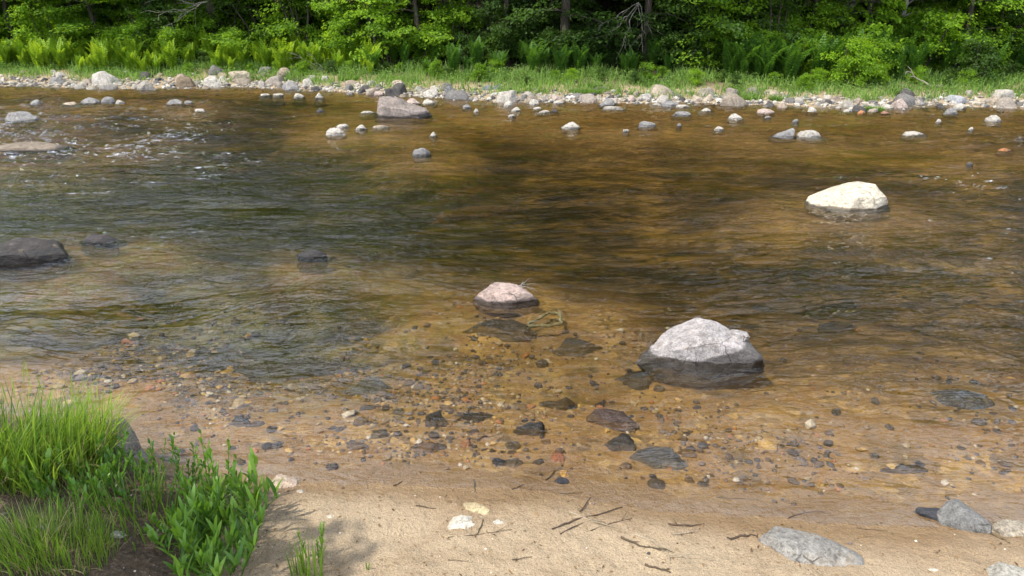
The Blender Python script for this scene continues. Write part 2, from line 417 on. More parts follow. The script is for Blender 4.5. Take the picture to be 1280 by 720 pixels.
# (px centre, py waterline, width px, height px, tone, height above water of its base, seed, shape, label)
HERO = [
 (18, 153, 44, 13, GREY, 0, 8, 'flat', 'grey slab with black underside at the left edge of the river'),
 (41, 134, 19, 9, GREY, 0, 9, 'dome', 'small grey rock at far left, first of the row in the riffle'),
 (85, 134, 25, 6, BEIGE, 0, 10, 'flat', 'flat beige rock left of a grey dome in the left riffle'),
 (109, 131, 25, 9, GREY, 0, 11, 'dome', 'grey dome shaped rock right of the flat beige one in the riffle'),
 (133, 130, 19, 9, GREY, 0, 12, 'dome', 'light grey rock right of the dome shaped one in the riffle'),
 (149, 130, 12, 5, PALE, 0, 13, 'dome', 'little pale rock at the right end of the left riffle row'),
 (216, 132, 22, 8, GREY, 0, 14, 'dome', 'blue grey rock alone in open water below the brown bank boulder'),
 (235, 131, 14, 5, GREY, 0, 15, 'flat', 'low grey rock just right of the blue grey one'),
 (249, 142, 16, 6, PALE, 0, 16, 'flat', 'pale rock awash among white ripples at upper left'),
 (331, 122, 17, 5, PALE, 0, 17, 'flat', 'left of two flat pale stones just off the far bank'),
 (347, 122, 14, 5, PALE, 0, 18, 'flat', 'right of two flat pale stones just off the far bank'),
 (372, 123, 15, 6, PALE, 0, 19, 'dome', 'pale stone in a little cluster off the far bank, its left end'),
 (398, 124, 13, 8, PALE, 0, 20, 'dome', 'pale stone in a little cluster off the far bank, its right end'),
 (400, 141, 12, 6, DARK, 0, 21, 'dome', 'small black rock in open water left of the big slanted boulder'),
 (418, 169, 25, 9, PALE, 0, 22, 'dome', 'pale rock at the lower left of a trio left of the slanted boulder'),
 (428, 161, 17, 6, PALE, 0, 23, 'flat', 'pale rock just behind the lower left rock of the trio'),
 (450, 163, 16, 7, PALE, 0, 24, 'peak', 'little pointed pale rock in the middle below the slanted boulder'),
 (475, 161, 21, 4, BEIGE, 0, 25, 'flat', 'thin flat beige rock below the slanted boulder'),
 (460, 143, 20, 4, PALE, 0, 26, 'flat', 'thin pale rock touching the left side of the slanted boulder'),
 (490, 122, 21, 12, DARK, 0, 28, 'dome', 'black dome shaped rock behind the slanted boulder'),
 (473, 121, 14, 7, PINK, 0, 29, 'dome', 'pinkish rock touching the left of the black dome'),
 (516, 131, 20, 8, PINK, 0, 30, 'dome', 'pinkish flat rock just behind the slanted boulder'),
 (535, 131, 20, 7, PALE, 0, 31, 'dome', 'pale rock right of the pinkish one behind the slanted boulder'),
 (538, 122, 22, 11, PALE, 0, 32, 'dome', 'rounded pale boulder at the waterline behind the slanted boulder'),
 (565, 121, 23, 14, (.2, .2, .2), 0, 33, 'wedge', 'wedge shaped rock with a dark front at the far waterline'),
 (584, 136, 11, 5, GREY, 0, 34, 'dome', 'small grey stone right of the slanted boulder'),
 (595, 141, 7, 5, PALE, 0, 35, 'dome', 'tiny pale stone right of the slanted boulder'),
 (541, 172, 10, 7, PALE, 0, 36, 'peak', 'tiny pale pointed stone in open water above the grey one'),
 (527, 196, 22, 12, GREY, 0, 37, 'dome', 'small grey rock alone in dark water at upper centre'),
 (636, 129, 30, 17, PALE, 0, 38, 'block', 'large angular pale boulder at the far waterline, centre'),
 (635, 134, 13, 7, PALE, 0, 39, 'dome', 'small pale rock in front of the large angular boulder'),
 (645, 140, 13, 6, PALE, 0, 40, 'dome', 'small pale rock furthest in front of the large angular boulder'),
 (616, 123, 11, 7, PALE, 0, 41, 'dome', 'white stone touching the left of the large angular boulder'),
 (668, 132, 12, 8, PALE, 0, 42, 'dome', 'round white stone right of the large angular boulder'),
 (671, 138, 12, 4, PALE, 0, 43, 'flat', 'flat pale stone below the round white stone'),
 (681, 142, 17, 4, PALE, 0, 44, 'flat', 'flat pale stone left of a small black rock'),
 (693, 141, 11, 5, DARK, 0, 45, 'dome', 'small black rock right of a flat pale stone, upper centre'),
 (699, 131, 16, 5, PALE, 0, 46, 'flat', 'oval pale stone in the water near the far bank, centre'),
 (640, 147, 10, 4, PALE, 0, 47, 'flat', 'tiny flat white stone in open water, centre'),
 (713, 162, 24, 10, PALE, 0, 48, 'peak', 'pale rock with a long right slope alone in the brown water'),
 (761, 133, 22, 10, GREY, 0, 49, 'dome', 'grey rounded rock sitting on a flat pale stone near the far bank'),
 (768, 137, 26, 4, PALE, 0, 50, 'flat', 'flat pale stone under a grey rounded rock near the far bank'),
 (810, 159, 22, 8, GREY, 0, 51, 'dome', 'grey rock with a dark base alone in brown water right of centre'),
 (782, 165, 8, 3, PALE, 0, 52, 'flat', 'tiny white stone left of the grey rock with a dark base'),
 (839, 133, 24, 6, GREY, 0, 53, 'flat', 'flat grey stone at the far waterline right of centre'),
 (853, 129, 13, 8, DARK, 0, 54, 'dome', 'dark stone behind the flat grey stone at the far waterline'),
 (855, 135, 19, 4, PALE, 0, 55, 'flat', 'thin pale stone in front of the dark stone at the far waterline'),
 (854, 146, 24, 7, GREY, 0, 56, 'flat', 'grey knobbly rock left of centre among the right hand river rocks'),
 (883, 141, 18, 6, PALE, 0, 57, 'dome', 'pale rock in the water with a smaller one behind it, right of centre'),
 (908, 131, 14, 7, PALE, 0, 58, 'dome', 'round pale stone at the far waterline left of the grass tufts'),
 (921, 150, 19, 8, PALE, 0, 59, 'dome', 'pale dome shaped rock with a dark right end in the riffle'),
 (899, 164, 13, 6, PALE, 0, 60, 'dome', 'small pale rock alone below the dome shaped one'),
 (849, 159, 7, 5, GREY, 0, 61, 'dome', 'tiny grey stone left of the small pale rock'),
 (959, 143, 22, 7, PINK, 0, 62, 'flat', 'flat pinkish grey rock in the water above the pair of rocks'),
 (960, 149, 9, 4, GREY, 0, 63, 'dome', 'tiny grey stone in front of the flat pinkish rock'),
 (1016, 142, 13, 8, PALE, 0, 64, 'dome', 'round pale rock in the water above the pair of rocks'),
 (995, 154, 10, 5, GREY, 0, 65, 'dome', 'small grey stone just above the pair of rocks'),
 (984, 173, 29, 13, GREY, 0, 66, 'wedge', 'wedge shaped grey rock, the left one of the touching pair'),
 (1014, 173, 34, 10, PALE, 0, 67, 'flat', 'long rounded pale rock, the right one of the touching pair'),
 (1126, 137, 23, 14, PINK, 0, 68, 'block', 'rounded boulder with a dark right side at the far waterline, right'),
 (1112, 137, 22, 7, PALE, 0, 69, 'flat', 'flat pale rock between a grass tuft and a rounded boulder'),
 (1103, 129, 22, 9, GREY, 0.03, 70, 'dome', 'grey rock behind the grass tuft on the far waterline'),
 (1078, 143, 12, 5, ORANGE, 0, 71, 'dome', 'small orange stone in the shallows below the grass tuft'),
 (1108, 144, 13, 5, (.3, .16, .11), 0, 72, 'dome', 'small reddish stone right of the orange one in the shallows'),
 (1061, 141, 12, 5, PALE, 0, 73, 'dome', 'small pale stone left of the orange one in the shallows'),
 (1202, 137, 17, 6, PALE, 0, 74, 'flat', 'flat pale stone below the big blue grey bank boulder'),
 (1191, 143, 18, 8, GREY, 0, 75, 'dome', 'grey rock in the water below the big blue grey bank boulder'),
 (1245, 153, 20, 9, PALE, 0, 76, 'dome', 'light grey dome shaped rock in the water at far right'),
 (1174, 155, 9, 6, PALE, 0, 77, 'dome', 'small round pale stone in the riffle at right'),
 (1214, 166, 9, 7, PALE, 0, 78, 'peak', 'small pointed pale stone in the riffle at right'),
 (1147, 171, 29, 7, PALE, 0, 79, 'flat', 'flat oval pale rock with a white riffle trailing from it'),
 (1259, 190, 19, 4, ORANGE, 0, 80, 'flat', 'orange stone just awash in the right hand riffle'),
 (1213, 207, 8, 4, PALE, 0, 81, 'flat', 'tiny white stone awash in the right hand riffle'),
 # on the far bank
 (128, 108, 42, 19, (.38, .35, .31), 0.02, 90, 'block', 'largest pale grey boulder on the far bank at left, dark on its right face'),
 (70, 106, 23, 10, GREY, 0.02, 91, 'dome', 'grey boulder at the far waterline near the left edge'),
 (180, 114, 30, 13, (.3, .27, .23), 0, 92, 'block', 'squat brown grey boulder at the far waterline with a shaded front'),
 (230, 109, 25, 13, BROWN, 0.02, 93, 'dome', 'dark brown rounded boulder on the far bank at left'),
 (265, 109, 27, 14, PALE, 0.02, 94, 'block', 'pale layered boulder on the far bank right of the dark brown one'),
 (297, 98, 30, 9, BEIGE, 0.17, 95, 'flat', 'flat beige slab lying in the grass of the far bank at left'),
 (362, 113, 22, 10, GREY, 0, 96, 'dome', 'grey boulder with a dark base at the far waterline, left of centre'),
 (383, 109, 15, 11, PALE, 0.05, 97, 'dome', 'pale upright stone on the far bank right of a grey boulder'),
 (500, 113, 26, 13, BEIGE, 0.05, 98, 'block', 'beige angular boulder on the far bank above the slanted boulder'),
 (479, 111, 18, 8, PALE, 0.03, 99, 'dome', 'pale stone on the far bank left of the beige angular boulder'),
 (522, 107, 20, 9, GREY, 0.12, 100, 'block', 'grey streaked rock behind the beige angular boulder'),
 (607, 116, 20, 10, (.16, .17, .18), 0.08, 101, 'block', 'left of two blue grey slabs in shade on the far bank'),
 (622, 115, 20, 10, (.16, .17, .18), 0.1, 102, 'block', 'right of two blue grey slabs in shade on the far bank'),
 (695, 127, 16, 8, PINK, 0, 103, 'dome', 'pinkish rounded stone at the far waterline, centre'),
 (809, 126, 19, 9, (.36, .33, .3), 0.02, 104, 'dome', 'pale boulder with dark underside at the far waterline right of centre'),
 (790, 127, 13, 8, PINK, 0.02, 105, 'dome', 'pinkish stone left of the pale boulder with dark underside'),
 (885, 128, 13, 10, BEIGE, 0.02, 106, 'wedge', 'beige upright stone on the far waterline, right of its twin'),
 (872, 128, 14, 9, BEIGE, 0.02, 107, 'wedge', 'beige upright stone on the far waterline, left of its twin'),
 (966, 120, 22, 8, BEIGE, 0.12, 108, 'flat', 'beige slab lying in the grass of the far bank at right'),
 (1007, 127, 14, 8, GREY, 0.04, 109, 'dome', 'grey stone on the far bank between two grass patches'),
 (1200, 131, 32, 12, (.33, .33, .34), 0.02, 110, 'loaf', 'big long blue grey boulder on the far bank at right'),
 (1227, 131, 20, 8, BEIGE, 0.02, 111, 'flat', 'flat beige stone right of the big blue grey bank boulder'),
 (1246, 129, 13, 9, BEIGE, 0.05, 112, 'dome', 'round beige stone behind the flat beige one at far right'),
 (1168, 129, 24, 7, GREY, 0.02, 113, 'flat', 'low greenish grey slab left of the big blue grey bank boulder'),
]
# px, py, width px, height m, depth/width, tone, profile x, profile z, wet line x, wet line z, label
PROFILED = [
 (633, 380, 82, .100, .62, (.36, .27, .23), [-1, -.85, -.5, 0, .4, .8, 1], [.3, .72, .97, 1, .95, .85, .45], [-1, 0, 1], [.22, .16, .3], 21, 'rounded pinkish boulder with dark wet base and a twig on it, mid stream'),
 (1074, 262, 110, .25, .62, (.55, .475, .36), [-1, -.8, -.4, 0, .3, .5, .75, 1], [.12, .42, .70, .93, 1, .95, .60, .15], [-1, 0, 1], [.0, .0, .04], 23, 'bright cream white boulder alone in the water, far right'),
 (503, 147, 72, .38, .42, (.24, .20, .175), [-1, -.93, -.6, -.2, .15, .5, .8, 1], [.55, 1, .92, .78, .55, .50, .50, .2], [-1, 0, 1], [.1, .06, .2], 27, 'big slanted grey brown boulder in the river near the far bank'),
 (16, 331, 122, .15, .6, (.05, .043, .04), [-1, -.6, -.1, .3, .7, 1], [.6, .9, 1, .85, .5, .1], [-1, 1], [.8, .5], 34, 'dark wet boulder at the left edge of the river'),
 (117, 305, 48, .055, .6, (.06, .05, .05), [-1, -.4, .2, 1], [.3, 1, .8, .1], [-1, 1], [.5, .5], 35, 'low dark rock awash right of the dark boulder at left'),
 (386, 322, 40, .03, .6, (.05, .045, .045), [-1, 0, .5, 1], [.4, 1, .7, .1], [-1, 1], [.6, .6], 36, 'small dark rock barely breaking the rippled water left of centre'),
 (30, 191, 100, .10, .5, (.2, .16, .12), [-1, -.4, .2, .7, 1], [.7, 1, .8, .5, .1], [-1, 1], [.3, .4], 37, 'long low brown rock awash at the upper left of the river'),
]
BIG = (881, 455, 134, 62)   # the large two toned boulder
def place(px, py, wpx, hpx, zb):
    x, y, mpp = at(px, py, zb)
    return x, y, wpx * mpp, hpx * mpp
def wake_list():
    L = []
    for h in HERO:
        if h[5] == 0 and h[1] > 128:
            x, y, wd, hd = place(h[0], h[1], h[2], h[3], 0)
            L.append((x, y + wd * .35, wd))
    for q in PROFILED:
        x, y, wd, hd = place(q[0], q[1], q[2], 10, 0); L.append((x, y + wd * .3, wd))
    x, y, wd, hd = place(*BIG, 0); L.append((x, y + wd * .3, wd * 1.1))
    return L

for h in HERO:
    if h[5] == 0 and h[1] > 129:
        x, y, wd, hd = place(h[0], h[1], h[2], h[3], 0); MOUNDS.append((x, y + wd * .3, wd))
for q in PROFILED:
    x, y, wd, hd = place(q[0], q[1], q[2], 10, 0); MOUNDS.append((x, y + wd * .27, wd))

M_GROUND = ground_material()
M_WATER = water_material()

X, Y = ring_grid(1.0, 150, 760, 620, .80, 150)
Y = Y.copy()
Z = ground(X, Y)
a_ = Y - y_near(X); b_ = y_far(X) - Y
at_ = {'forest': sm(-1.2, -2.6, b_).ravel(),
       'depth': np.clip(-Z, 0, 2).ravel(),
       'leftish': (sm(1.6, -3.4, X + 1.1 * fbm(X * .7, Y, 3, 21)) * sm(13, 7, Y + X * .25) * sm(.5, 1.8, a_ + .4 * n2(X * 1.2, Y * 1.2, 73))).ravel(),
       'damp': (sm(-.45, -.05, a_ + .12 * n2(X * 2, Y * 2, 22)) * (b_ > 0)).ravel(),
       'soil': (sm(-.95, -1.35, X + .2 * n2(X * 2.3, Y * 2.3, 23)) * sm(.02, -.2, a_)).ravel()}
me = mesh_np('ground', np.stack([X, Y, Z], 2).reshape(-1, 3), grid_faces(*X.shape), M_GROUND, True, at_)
# the beach behind the viewer
gnd = tag(link('ground', me), kind='structure')
xs = np.linspace(-150, 150, 151); ys = np.linspace(-60, 1.0, 50)
XX, YY = np.meshgrid(xs, ys)
ZZ = ground(XX, np.full_like(YY, 1.0)) + (1.0 - YY) * .03 - .002
zero = np.zeros(XX.size)
bk = mesh_np('near_bank', np.stack([XX, YY, ZZ], 2).reshape(-1, 3), grid_faces(*XX.shape), M_GROUND, True,
             {'forest': zero, 'depth': zero, 'leftish': zero, 'damp': zero, 'soil': zero + 1})
tag(link('ground', bk), kind='structure')

# ------------------------------------------------------------------ water surface
def water_height(X, Y):
    a = Y - y_near(X)
    sw = np.exp(-((X + 1.6) / 1.8) ** 2 - ((Y - 5.4) / 1.5) ** 2)
    wx = X + (.25 + .5 * sw) * n2(X * .6, Y * .8, 31); wy = Y + (.22 + .45 * sw) * n2(X * .55, Y * .75, 32)
    calm = .30 + .80 * sm(.2, 2.6, a + .4 * n2(X * .7, Y * .7, 33))
    calm = (calm + .32 * sm(.8, 2.6, X) * sm(.3, 1.0, a)) * (1 + .55 * sm(5.5, 10, Y))
    # riffles: upper left, left middle, right
    rif = 3.2 * sm(-3, -7, X) * sm(9, 12, Y) * sm(21, 17, Y)
    rif = rif + .25 * np.exp(-((X + 2.6) / 1.6) ** 2 - ((Y - 5.0) / .9) ** 2)
    slick = np.exp(-((X + 1.8) / 1.7) ** 2 - ((Y - 5.5) / 1.4) ** 2) + .8 * np.exp(-((X + 3.6) / 1.3) ** 2 - ((Y - 4.7) / .8) ** 2)
    calm = calm * (1 - .45 * np.clip(slick, 0, 1))
    rif = rif + 3.6 * np.exp(-((X - 8.6 - (12.5 - Y) * .4) / 1.5) ** 2 - ((Y - 12) / 1.6) ** 2)
    patch = np.clip(.75 + .9 * fbm(X * .35, Y * .9, 3, 34), .15, 1.8)
    amp = calm * patch + rif * np.clip(.6 + 1.2 * fbm(X * .8, Y * 2.0, 3, 35), 0, 2)
    h = .016 * slick * n2(wx * .9, wy * 2.0, 88) * .8 + .018 * fbm(wx * .5, wy * 1.3, 2, 36) * calm
    h = h + .022 * amp * fbm(wx * 1.5, wy * 4.2, 3, 37)
    r = 1 - np.abs(n2(wx * 3.1 + .8 * n2(wx * 2, wy * 3, 40), wy * 8.5, 38)); h = h + .011 * amp * r * r
    r = 1 - np.abs(n2(wx * 7.5, wy * 19 + 1.2 * n2(wx * 3, wy * 4, 41), 39)); h = h + .0021 * amp * r * r
    h = h + .0010 * (amp + .2) * n2(wx * 17, wy * 40, 42)
    # small ripples running slantwise in the shallows
    sh = sm(2.6, .3, a) * sm(-.1, .3, a)
    dirx = wx * .35 + wy
    h = h + .0009 * sh * np.sin(dirx * 95 + 5 * n2(wx * 1.5, wy * 1.5, 43)) * np.clip(n2(X * 2, Y * 2, 44) + .35, 0, 1)
    h = h + .0026 * sh * fbm(wx * 6, wy * 13, 2, 45)
    for (cx, cy, wd) in WAKES:
        dx = X - cx; dy = Y - cy
        m = (np.abs(dx) < wd * 5) & (np.abs(dy) < wd * 4)
        if not m.any(): continue
        r = np.hypot(dx[m], dy[m] * 1.2) / wd
        k = np.exp(-((r - .65) / .5) ** 2) * .35 + np.exp(-(dy[m] / wd / (.35 + .25 * np.clip(dx[m] / wd, 0, 5))) ** 2) * sm(.2, .9, dx[m] / wd) * np.exp(-np.clip(dx[m] / wd, 0, 9) / 1.8) * .8
        hh = n2(X[m] * 9, Y[m] * 22, 46) * .0035 + n2(X[m] * 3.5, Y[m] * 8, 47) * .005
        h[m] += k * hh * min(1.5, wd * 2 + .5)
        vv = np.sin((r * wd) * 2 * np.pi / .09) * np.exp(-((r - .9) / .45) ** 2) * sm(.4, -.8, dx[m] / wd)
        h[m] += .0012 * vv
        amp[m] += k * .3
    return h, amp
WAKES = wake_list()
X, Y = ring_grid(2.2, 34, 1000, 1000, .80, 150)
H, AMP = water_height(X, Y)
nr, nc = X.shape
G0 = ground(X, Y)
film = np.maximum(.62 + .24 * sm(3.0, .8, Y - y_near(X)), sm(.08, .01, H - G0))
wm = mesh_np('river_water', np.stack([X, Y, H], 2).reshape(-1, 3), grid_faces(*X.shape), M_WATER, True, {'film': film.ravel(), 'amp': AMP.ravel()})
wo = tag(link('river_water', wm), kind='structure')

# ------------------------------------------------------------------ rocks
def rock_material():
    m, t = newmat('granite')
    oi = N(t, 'ShaderNodeObjectInfo'); tc = N(t, 'ShaderNodeTexCoord'); P = tc.outputs['Object']
    geo = N(t, 'ShaderNodeNewGeometry'); sp = N(t, 'ShaderNodeSeparateXYZ'); t.links.new(geo.outputs['Position'], sp.inputs[0])
    sc = attr(t, 'wet')
    n1 = noise(t, P, 5, 5, .65); nn = noise(t, P, 120, 3, .7); nm = noise(t, P, 22, 5, .7)
    f = mapr(t, n1, .3, .7, .68, 1.2); f = math_(t, 'MULTIPLY', f, mapr(t, nn, .3, .7, .72, 1.25)); f = math_(t, 'MULTIPLY', f, mapr(t, nm, .35, .6, .7, 1.1))
    c = mixc(t, 1.0, oi.outputs['Color'], f, 'MULTIPLY')
    vo = N(t, 'ShaderNodeTexVoronoi'); t.links.new(P, vo.inputs['Vector']); vo.inputs['Scale'].default_value = 140
    vs = N(t, 'ShaderNodeSeparateColor'); t.links.new(vo.outputs['Color'], vs.inputs[0])
    c = mixc(t, mapr(t, vs.outputs[0], .82, .86, 0, .45), c, (.06, .055, .05))
    c = mixc(t, mapr(t, noise(t, P, 13, 6, .75, .4), .52, .60, 0, .55), c, mixc(t, 1.0, c, (.45, .42, .38), 'MULTIPLY'))
    c = mixc(t, mapr(t, noise(t, P, 9, 3, .6), .58, .7, 0, .35), c, (.30, .23, .15))
    cv = N(t, 'ShaderNodeTexVoronoi', feature='DISTANCE_TO_EDGE'); cv.inputs['Scale'].default_value = 4.5
    wv = N(t, 'ShaderNodeMix', data_type='RGBA'); wv.inputs[0].default_value = .06; t.links.new(P, wv.inputs[6]); nz = N(t, 'ShaderNodeTexNoise'); nz.inputs['Scale'].default_value = 8; t.links.new(P, nz.inputs['Vector']); t.links.new(nz.outputs['Color'], wv.inputs[7])
    t.links.new(wv.outputs[2], cv.inputs['Vector']); crack = mapr(t, cv.outputs[0], 0, .018, 1, 0)
    crack = math_(t, 'MULTIPLY', crack, mapr(t, noise(t, P, 3, 2), .5, .6, 0, 1))
    c = mixc(t, math_(t, 'MULTIPLY', crack, .6), c, (.05, .045, .04))
    dark = mixc(t, .76, c, (.014, .012, .010))
    wz = math_(t, 'ADD', sc, math_(t, 'ADD', math_(t, 'MULTIPLY', math_(t, 'SUBTRACT', nm, .5), .8), math_(t, 'MULTIPLY', math_(t, 'SUBTRACT', n1, .5), .9)))
    wet = mapr(t, wz, .34, .60, 0, 1)
    c = mixc(t, wet, c, dark)
    rough = mapr(t, wet, 0, 1, .9, .45)
    h = math_(t, 'SUBTRACT', math_(t, 'ADD', math_(t, 'MULTIPLY', nm, 1.0), math_(t, 'MULTIPLY', nn, .3)), math_(t, 'MULTIPLY', crack, .5))
    out(t, princ(t, c, rough, .22, bump(t, h, .8, .02)))
    return m
M_ROCK = rock_material()

import bmesh
_ico = {}
def ico(sub):
    if sub not in _ico:
        bm = bmesh.new(); bmesh.ops.create_icosphere(bm, subdivisions=sub, radius=1)
        _ico[sub] = (np.array([v.co[:] for v in bm.verts]), np.array([[v.index for v in f.verts] for f in bm.faces]))
        bm.free()
    return _ico[sub]

def rock_mesh(name, wd, dp, ht, seed, shape='dome', sub=4, wetline=.03, sink=.45, rough=1.0):
    """wd x dp footprint, ht above its base; facets cut by random planes, then noise"""
    V, F = ico(sub); V = V.copy()
    r = np.random.default_rng(seed)
    npl = {'dome': 13, 'flat': 12, 'loaf': 10, 'peak': 12, 'block': 15, 'slant': 9, 'wedge': 12, 'slab': 13}[shape]
    for k in range(npl):
        d = r.normal(size=3); d /= np.linalg.norm(d)
        if d[2] < -.2: d[2] *= -1
        c = r.uniform(.58, .84) if shape in ('block', 'wedge', 'slab') else r.uniform(.66, .88)
        s = V @ d - c
        V = V - np.where(s > 0, s * .93, 0)[:, None] * d
    if shape in ('flat', 'slab'):
        V[:, 2] = np.where(V[:, 2] > .6, .6 + (V[:, 2] - .6) * .3, V[:, 2])
    if shape == 'peak':
        V[:, 2] *= 1 - .42 * np.clip(np.abs(V[:, 0] - .25), 0, 1.2)
    if shape == 'wedge':
        sg = 1 if seed % 2 else -1
        V[:, 2] = np.where(V[:, 2] > 0, V[:, 2] * (.62 - .45 * sg * V[:, 0]), V[:, 2])
    if shape == 'slant':
        V[:, 2] = np.where(V[:, 2] > 0, V[:, 2] * np.interp(V[:, 0], [-1, -.85, -.4, .2, .5, .8, 1], [1.1, 1.1, .85, .5, .42, .42, .3]), V[:, 2])
    if shape == 'block': V[:, 0] += .15 * V[:, 2] * (1 if seed % 2 else -1)
    n = (.10 * n3(V * 1.6, seed) + .05 * n3(V * 3.7, seed + 1) + .022 * n3(V * 9, seed + 2) + .010 * n3(V * 21, seed + 3)) * rough
    V = V * (1 + n)[:, None]
    lo = .0
    up = V[:, 2] > 0
    mx = V[:, 2].max()
    ax = np.abs(V[V[:, 2] > -.35])
    V[:, 0] *= wd / 2 / (V[:, 0].max() - V[:, 0].min()) * 2
    V[:, 1] *= dp / 2 / (V[:, 1].max() - V[:, 1].min()) * 2
    V[:, 2] = np.where(up, V[:, 2] / mx * ht * 1.0, V[:, 2] / -V[:, 2].min() * max(ht * .6, sink * min(wd, dp)))
    wmax = 1.0 if sink <= .36 or wetline > .06 or wetline == 0 else .46
    low = np.clip(-V[:, 2] / max(1e-6, -V[:, 2].min()), 0, 1); sp_ = (1 + .6 * low) if sink > .36 else 1 + 0 * low
    V[:, 0] *= sp_; V[:, 1] *= sp_
    wet = np.clip(1 - V[:, 2] / max(wetline, 1e-4) * .5, 0, wmax) if wetline > 0 else np.zeros(len(V))
    return mesh_np(name, V, F, M_ROCK, True, {'wet': wet}), V

def rock(name, x, y, z, wd, dp, ht, seed, tone, shape, label, cat='rock', group=None, sub=4, wetline=.03, rot=0.0, sink=.45, rough=1.0):
    me, V = rock_mesh(name, wd, dp, ht, seed, shape, sub, wetline, sink, rough)
    o = link(name, me, None, (x, y, z), (0, 0, rot))
    o.color = (tone[0], tone[1], tone[2], 1)
    tag(o, label, cat, group)
    return o

def seen_height(px, py, hd, dp):
    x, y, dz = pdir(px, py); e = math.atan2(-dz, math.hypot(x, y))
    return max(hd * .34, (hd - dp * .62 * math.sin(e)) / math.cos(e))
BANKLINE = []
for (px, py, wp, hp, tone, zb, seed, shape, label) in HERO:
    x, y, wd, hd = place(px, py, wp, hp, zb)
    big = wp >= 60 or py > 200
    dp = wd * (.72 if wd < 1 else .55)
    ht = seen_height(px, py, hd, dp) + .004
    bank = zb > 0 or (py < 129 and wp > 19)
    yc = y + dp * .42
    g = gz(x, yc)
    rock('boulder' if wd > .4 else 'rock', x, yc, zb, wd, dp, ht, seed, tone, shape, label, 'boulder' if wd > .4 else 'rock',
         sub=5 if big else 4, wetline=(.07 if py > 200 else .03) if not bank else .02, sink=max(.37 * min(wd, dp), zb - g + .03) / min(wd, dp))
    BANKLINE.append((x, yc, wd))

# boulders whose outline is known well: crest height given along their length
def profiled(px, py, wp, ht, df, tone, pxs, pzs, wxs, wzs, seed, label, ledge=False, blunt=.62):
    x, y, wd, _ = place(px, py, wp, 10, 0)
    V, F = ico(6); V = V.copy(); r = np.random.default_rng(seed)
    for k in range(11):
        d = r.normal(size=3); d[2] = abs(d[2]) * .45 - .05; d /= np.linalg.norm(d); c = r.uniform(.70, .88)
        q = V @ d - c; V = V - np.where(q > 0, q * .96, 0)[:, None] * d
    V /= np.abs(V).max(0)
    V[:, 2] = np.where(V[:, 2] > 0, np.abs(V[:, 2]) ** blunt, V[:, 2])
    for k in range(3):
        d = np.array([r.uniform(-.5, .5), r.uniform(-.8, .1), 1.0]); d /= np.linalg.norm(d); q = V @ d - r.uniform(.80, .92); V = V - np.where(q > 0, q * .9, 0)[:, None] * d
    V[:, 2] /= V[:, 2].max()
    V = V * (1 + .05 * n3(V * 1.7, seed) + .026 * n3(V * 4, seed + 1) + .016 * n3(V * 9, seed + 2) + .008 * n3(V * 22, seed + 3) + .004 * n3(V * 50, seed + 4))[:, None]
    up = V[:, 2] > 0
    z = V[:, 2] * np.interp(V[:, 0] + .06 * n3(V * 2.5, seed + 6), pxs, pzs)
    z = z / z.max()
    # a raised crease, so the top reads as tilted planes
    wet = np.clip(.5 + (np.interp(V[:, 0], wxs, wzs) - z) * 3.2 * min(1.5, ht / .2), 0, 1)
    dp = wd * df
    low = np.clip(-V[:, 2], 0, 1); sp = 1 + .12 * low
    g = gz(x, y + dp * .42)
    V = np.stack([V[:, 0] * wd / 2 * sp, V[:, 1] * dp / 2 * sp, np.where(up, z * ht, V[:, 2] * max(.07, -g + .04))], 1)
    me = mesh_np('body', V, F, M_ROCK, True, {'wet': wet})
    if not ledge:
        me.name = 'boulder'
        o = link('boulder', me, None, (x, y + dp * .42, 0)); o.color = (*tone, 1); tag(o, label, 'boulder'); return
    root = tag(link('boulder', None, None, (x, y + dp * .42, 0)), label, 'boulder')
    b = link('body', me, root); b.color = (*tone, 1)
    me2, _ = rock_mesh('ledge', .20, .17, .035, 77, 'block', 4, 0, .3)
    l = link('ledge', me2, root, (wd * .26, -dp * .02, ht * .60), (0, .22, .1)); l.color = (*tone, 1)
for q in PROFILED: profiled(*q)
profiled(886, 453, 166, .195, .50, (.33, .30, .285), [-1, -.85, -.5, -.05, .25, .62, .8, 1], [.06, .26, .58, 1.0, .90, .66, .42, .10],
         [-1, -.35, -.1, .1, .4, .7, 1], [.02, .02, .04, .14, .36, .55, .7], 5, 'large boulder with dry pale grey crown above a dark wet right flank, near the beach', True, .8)

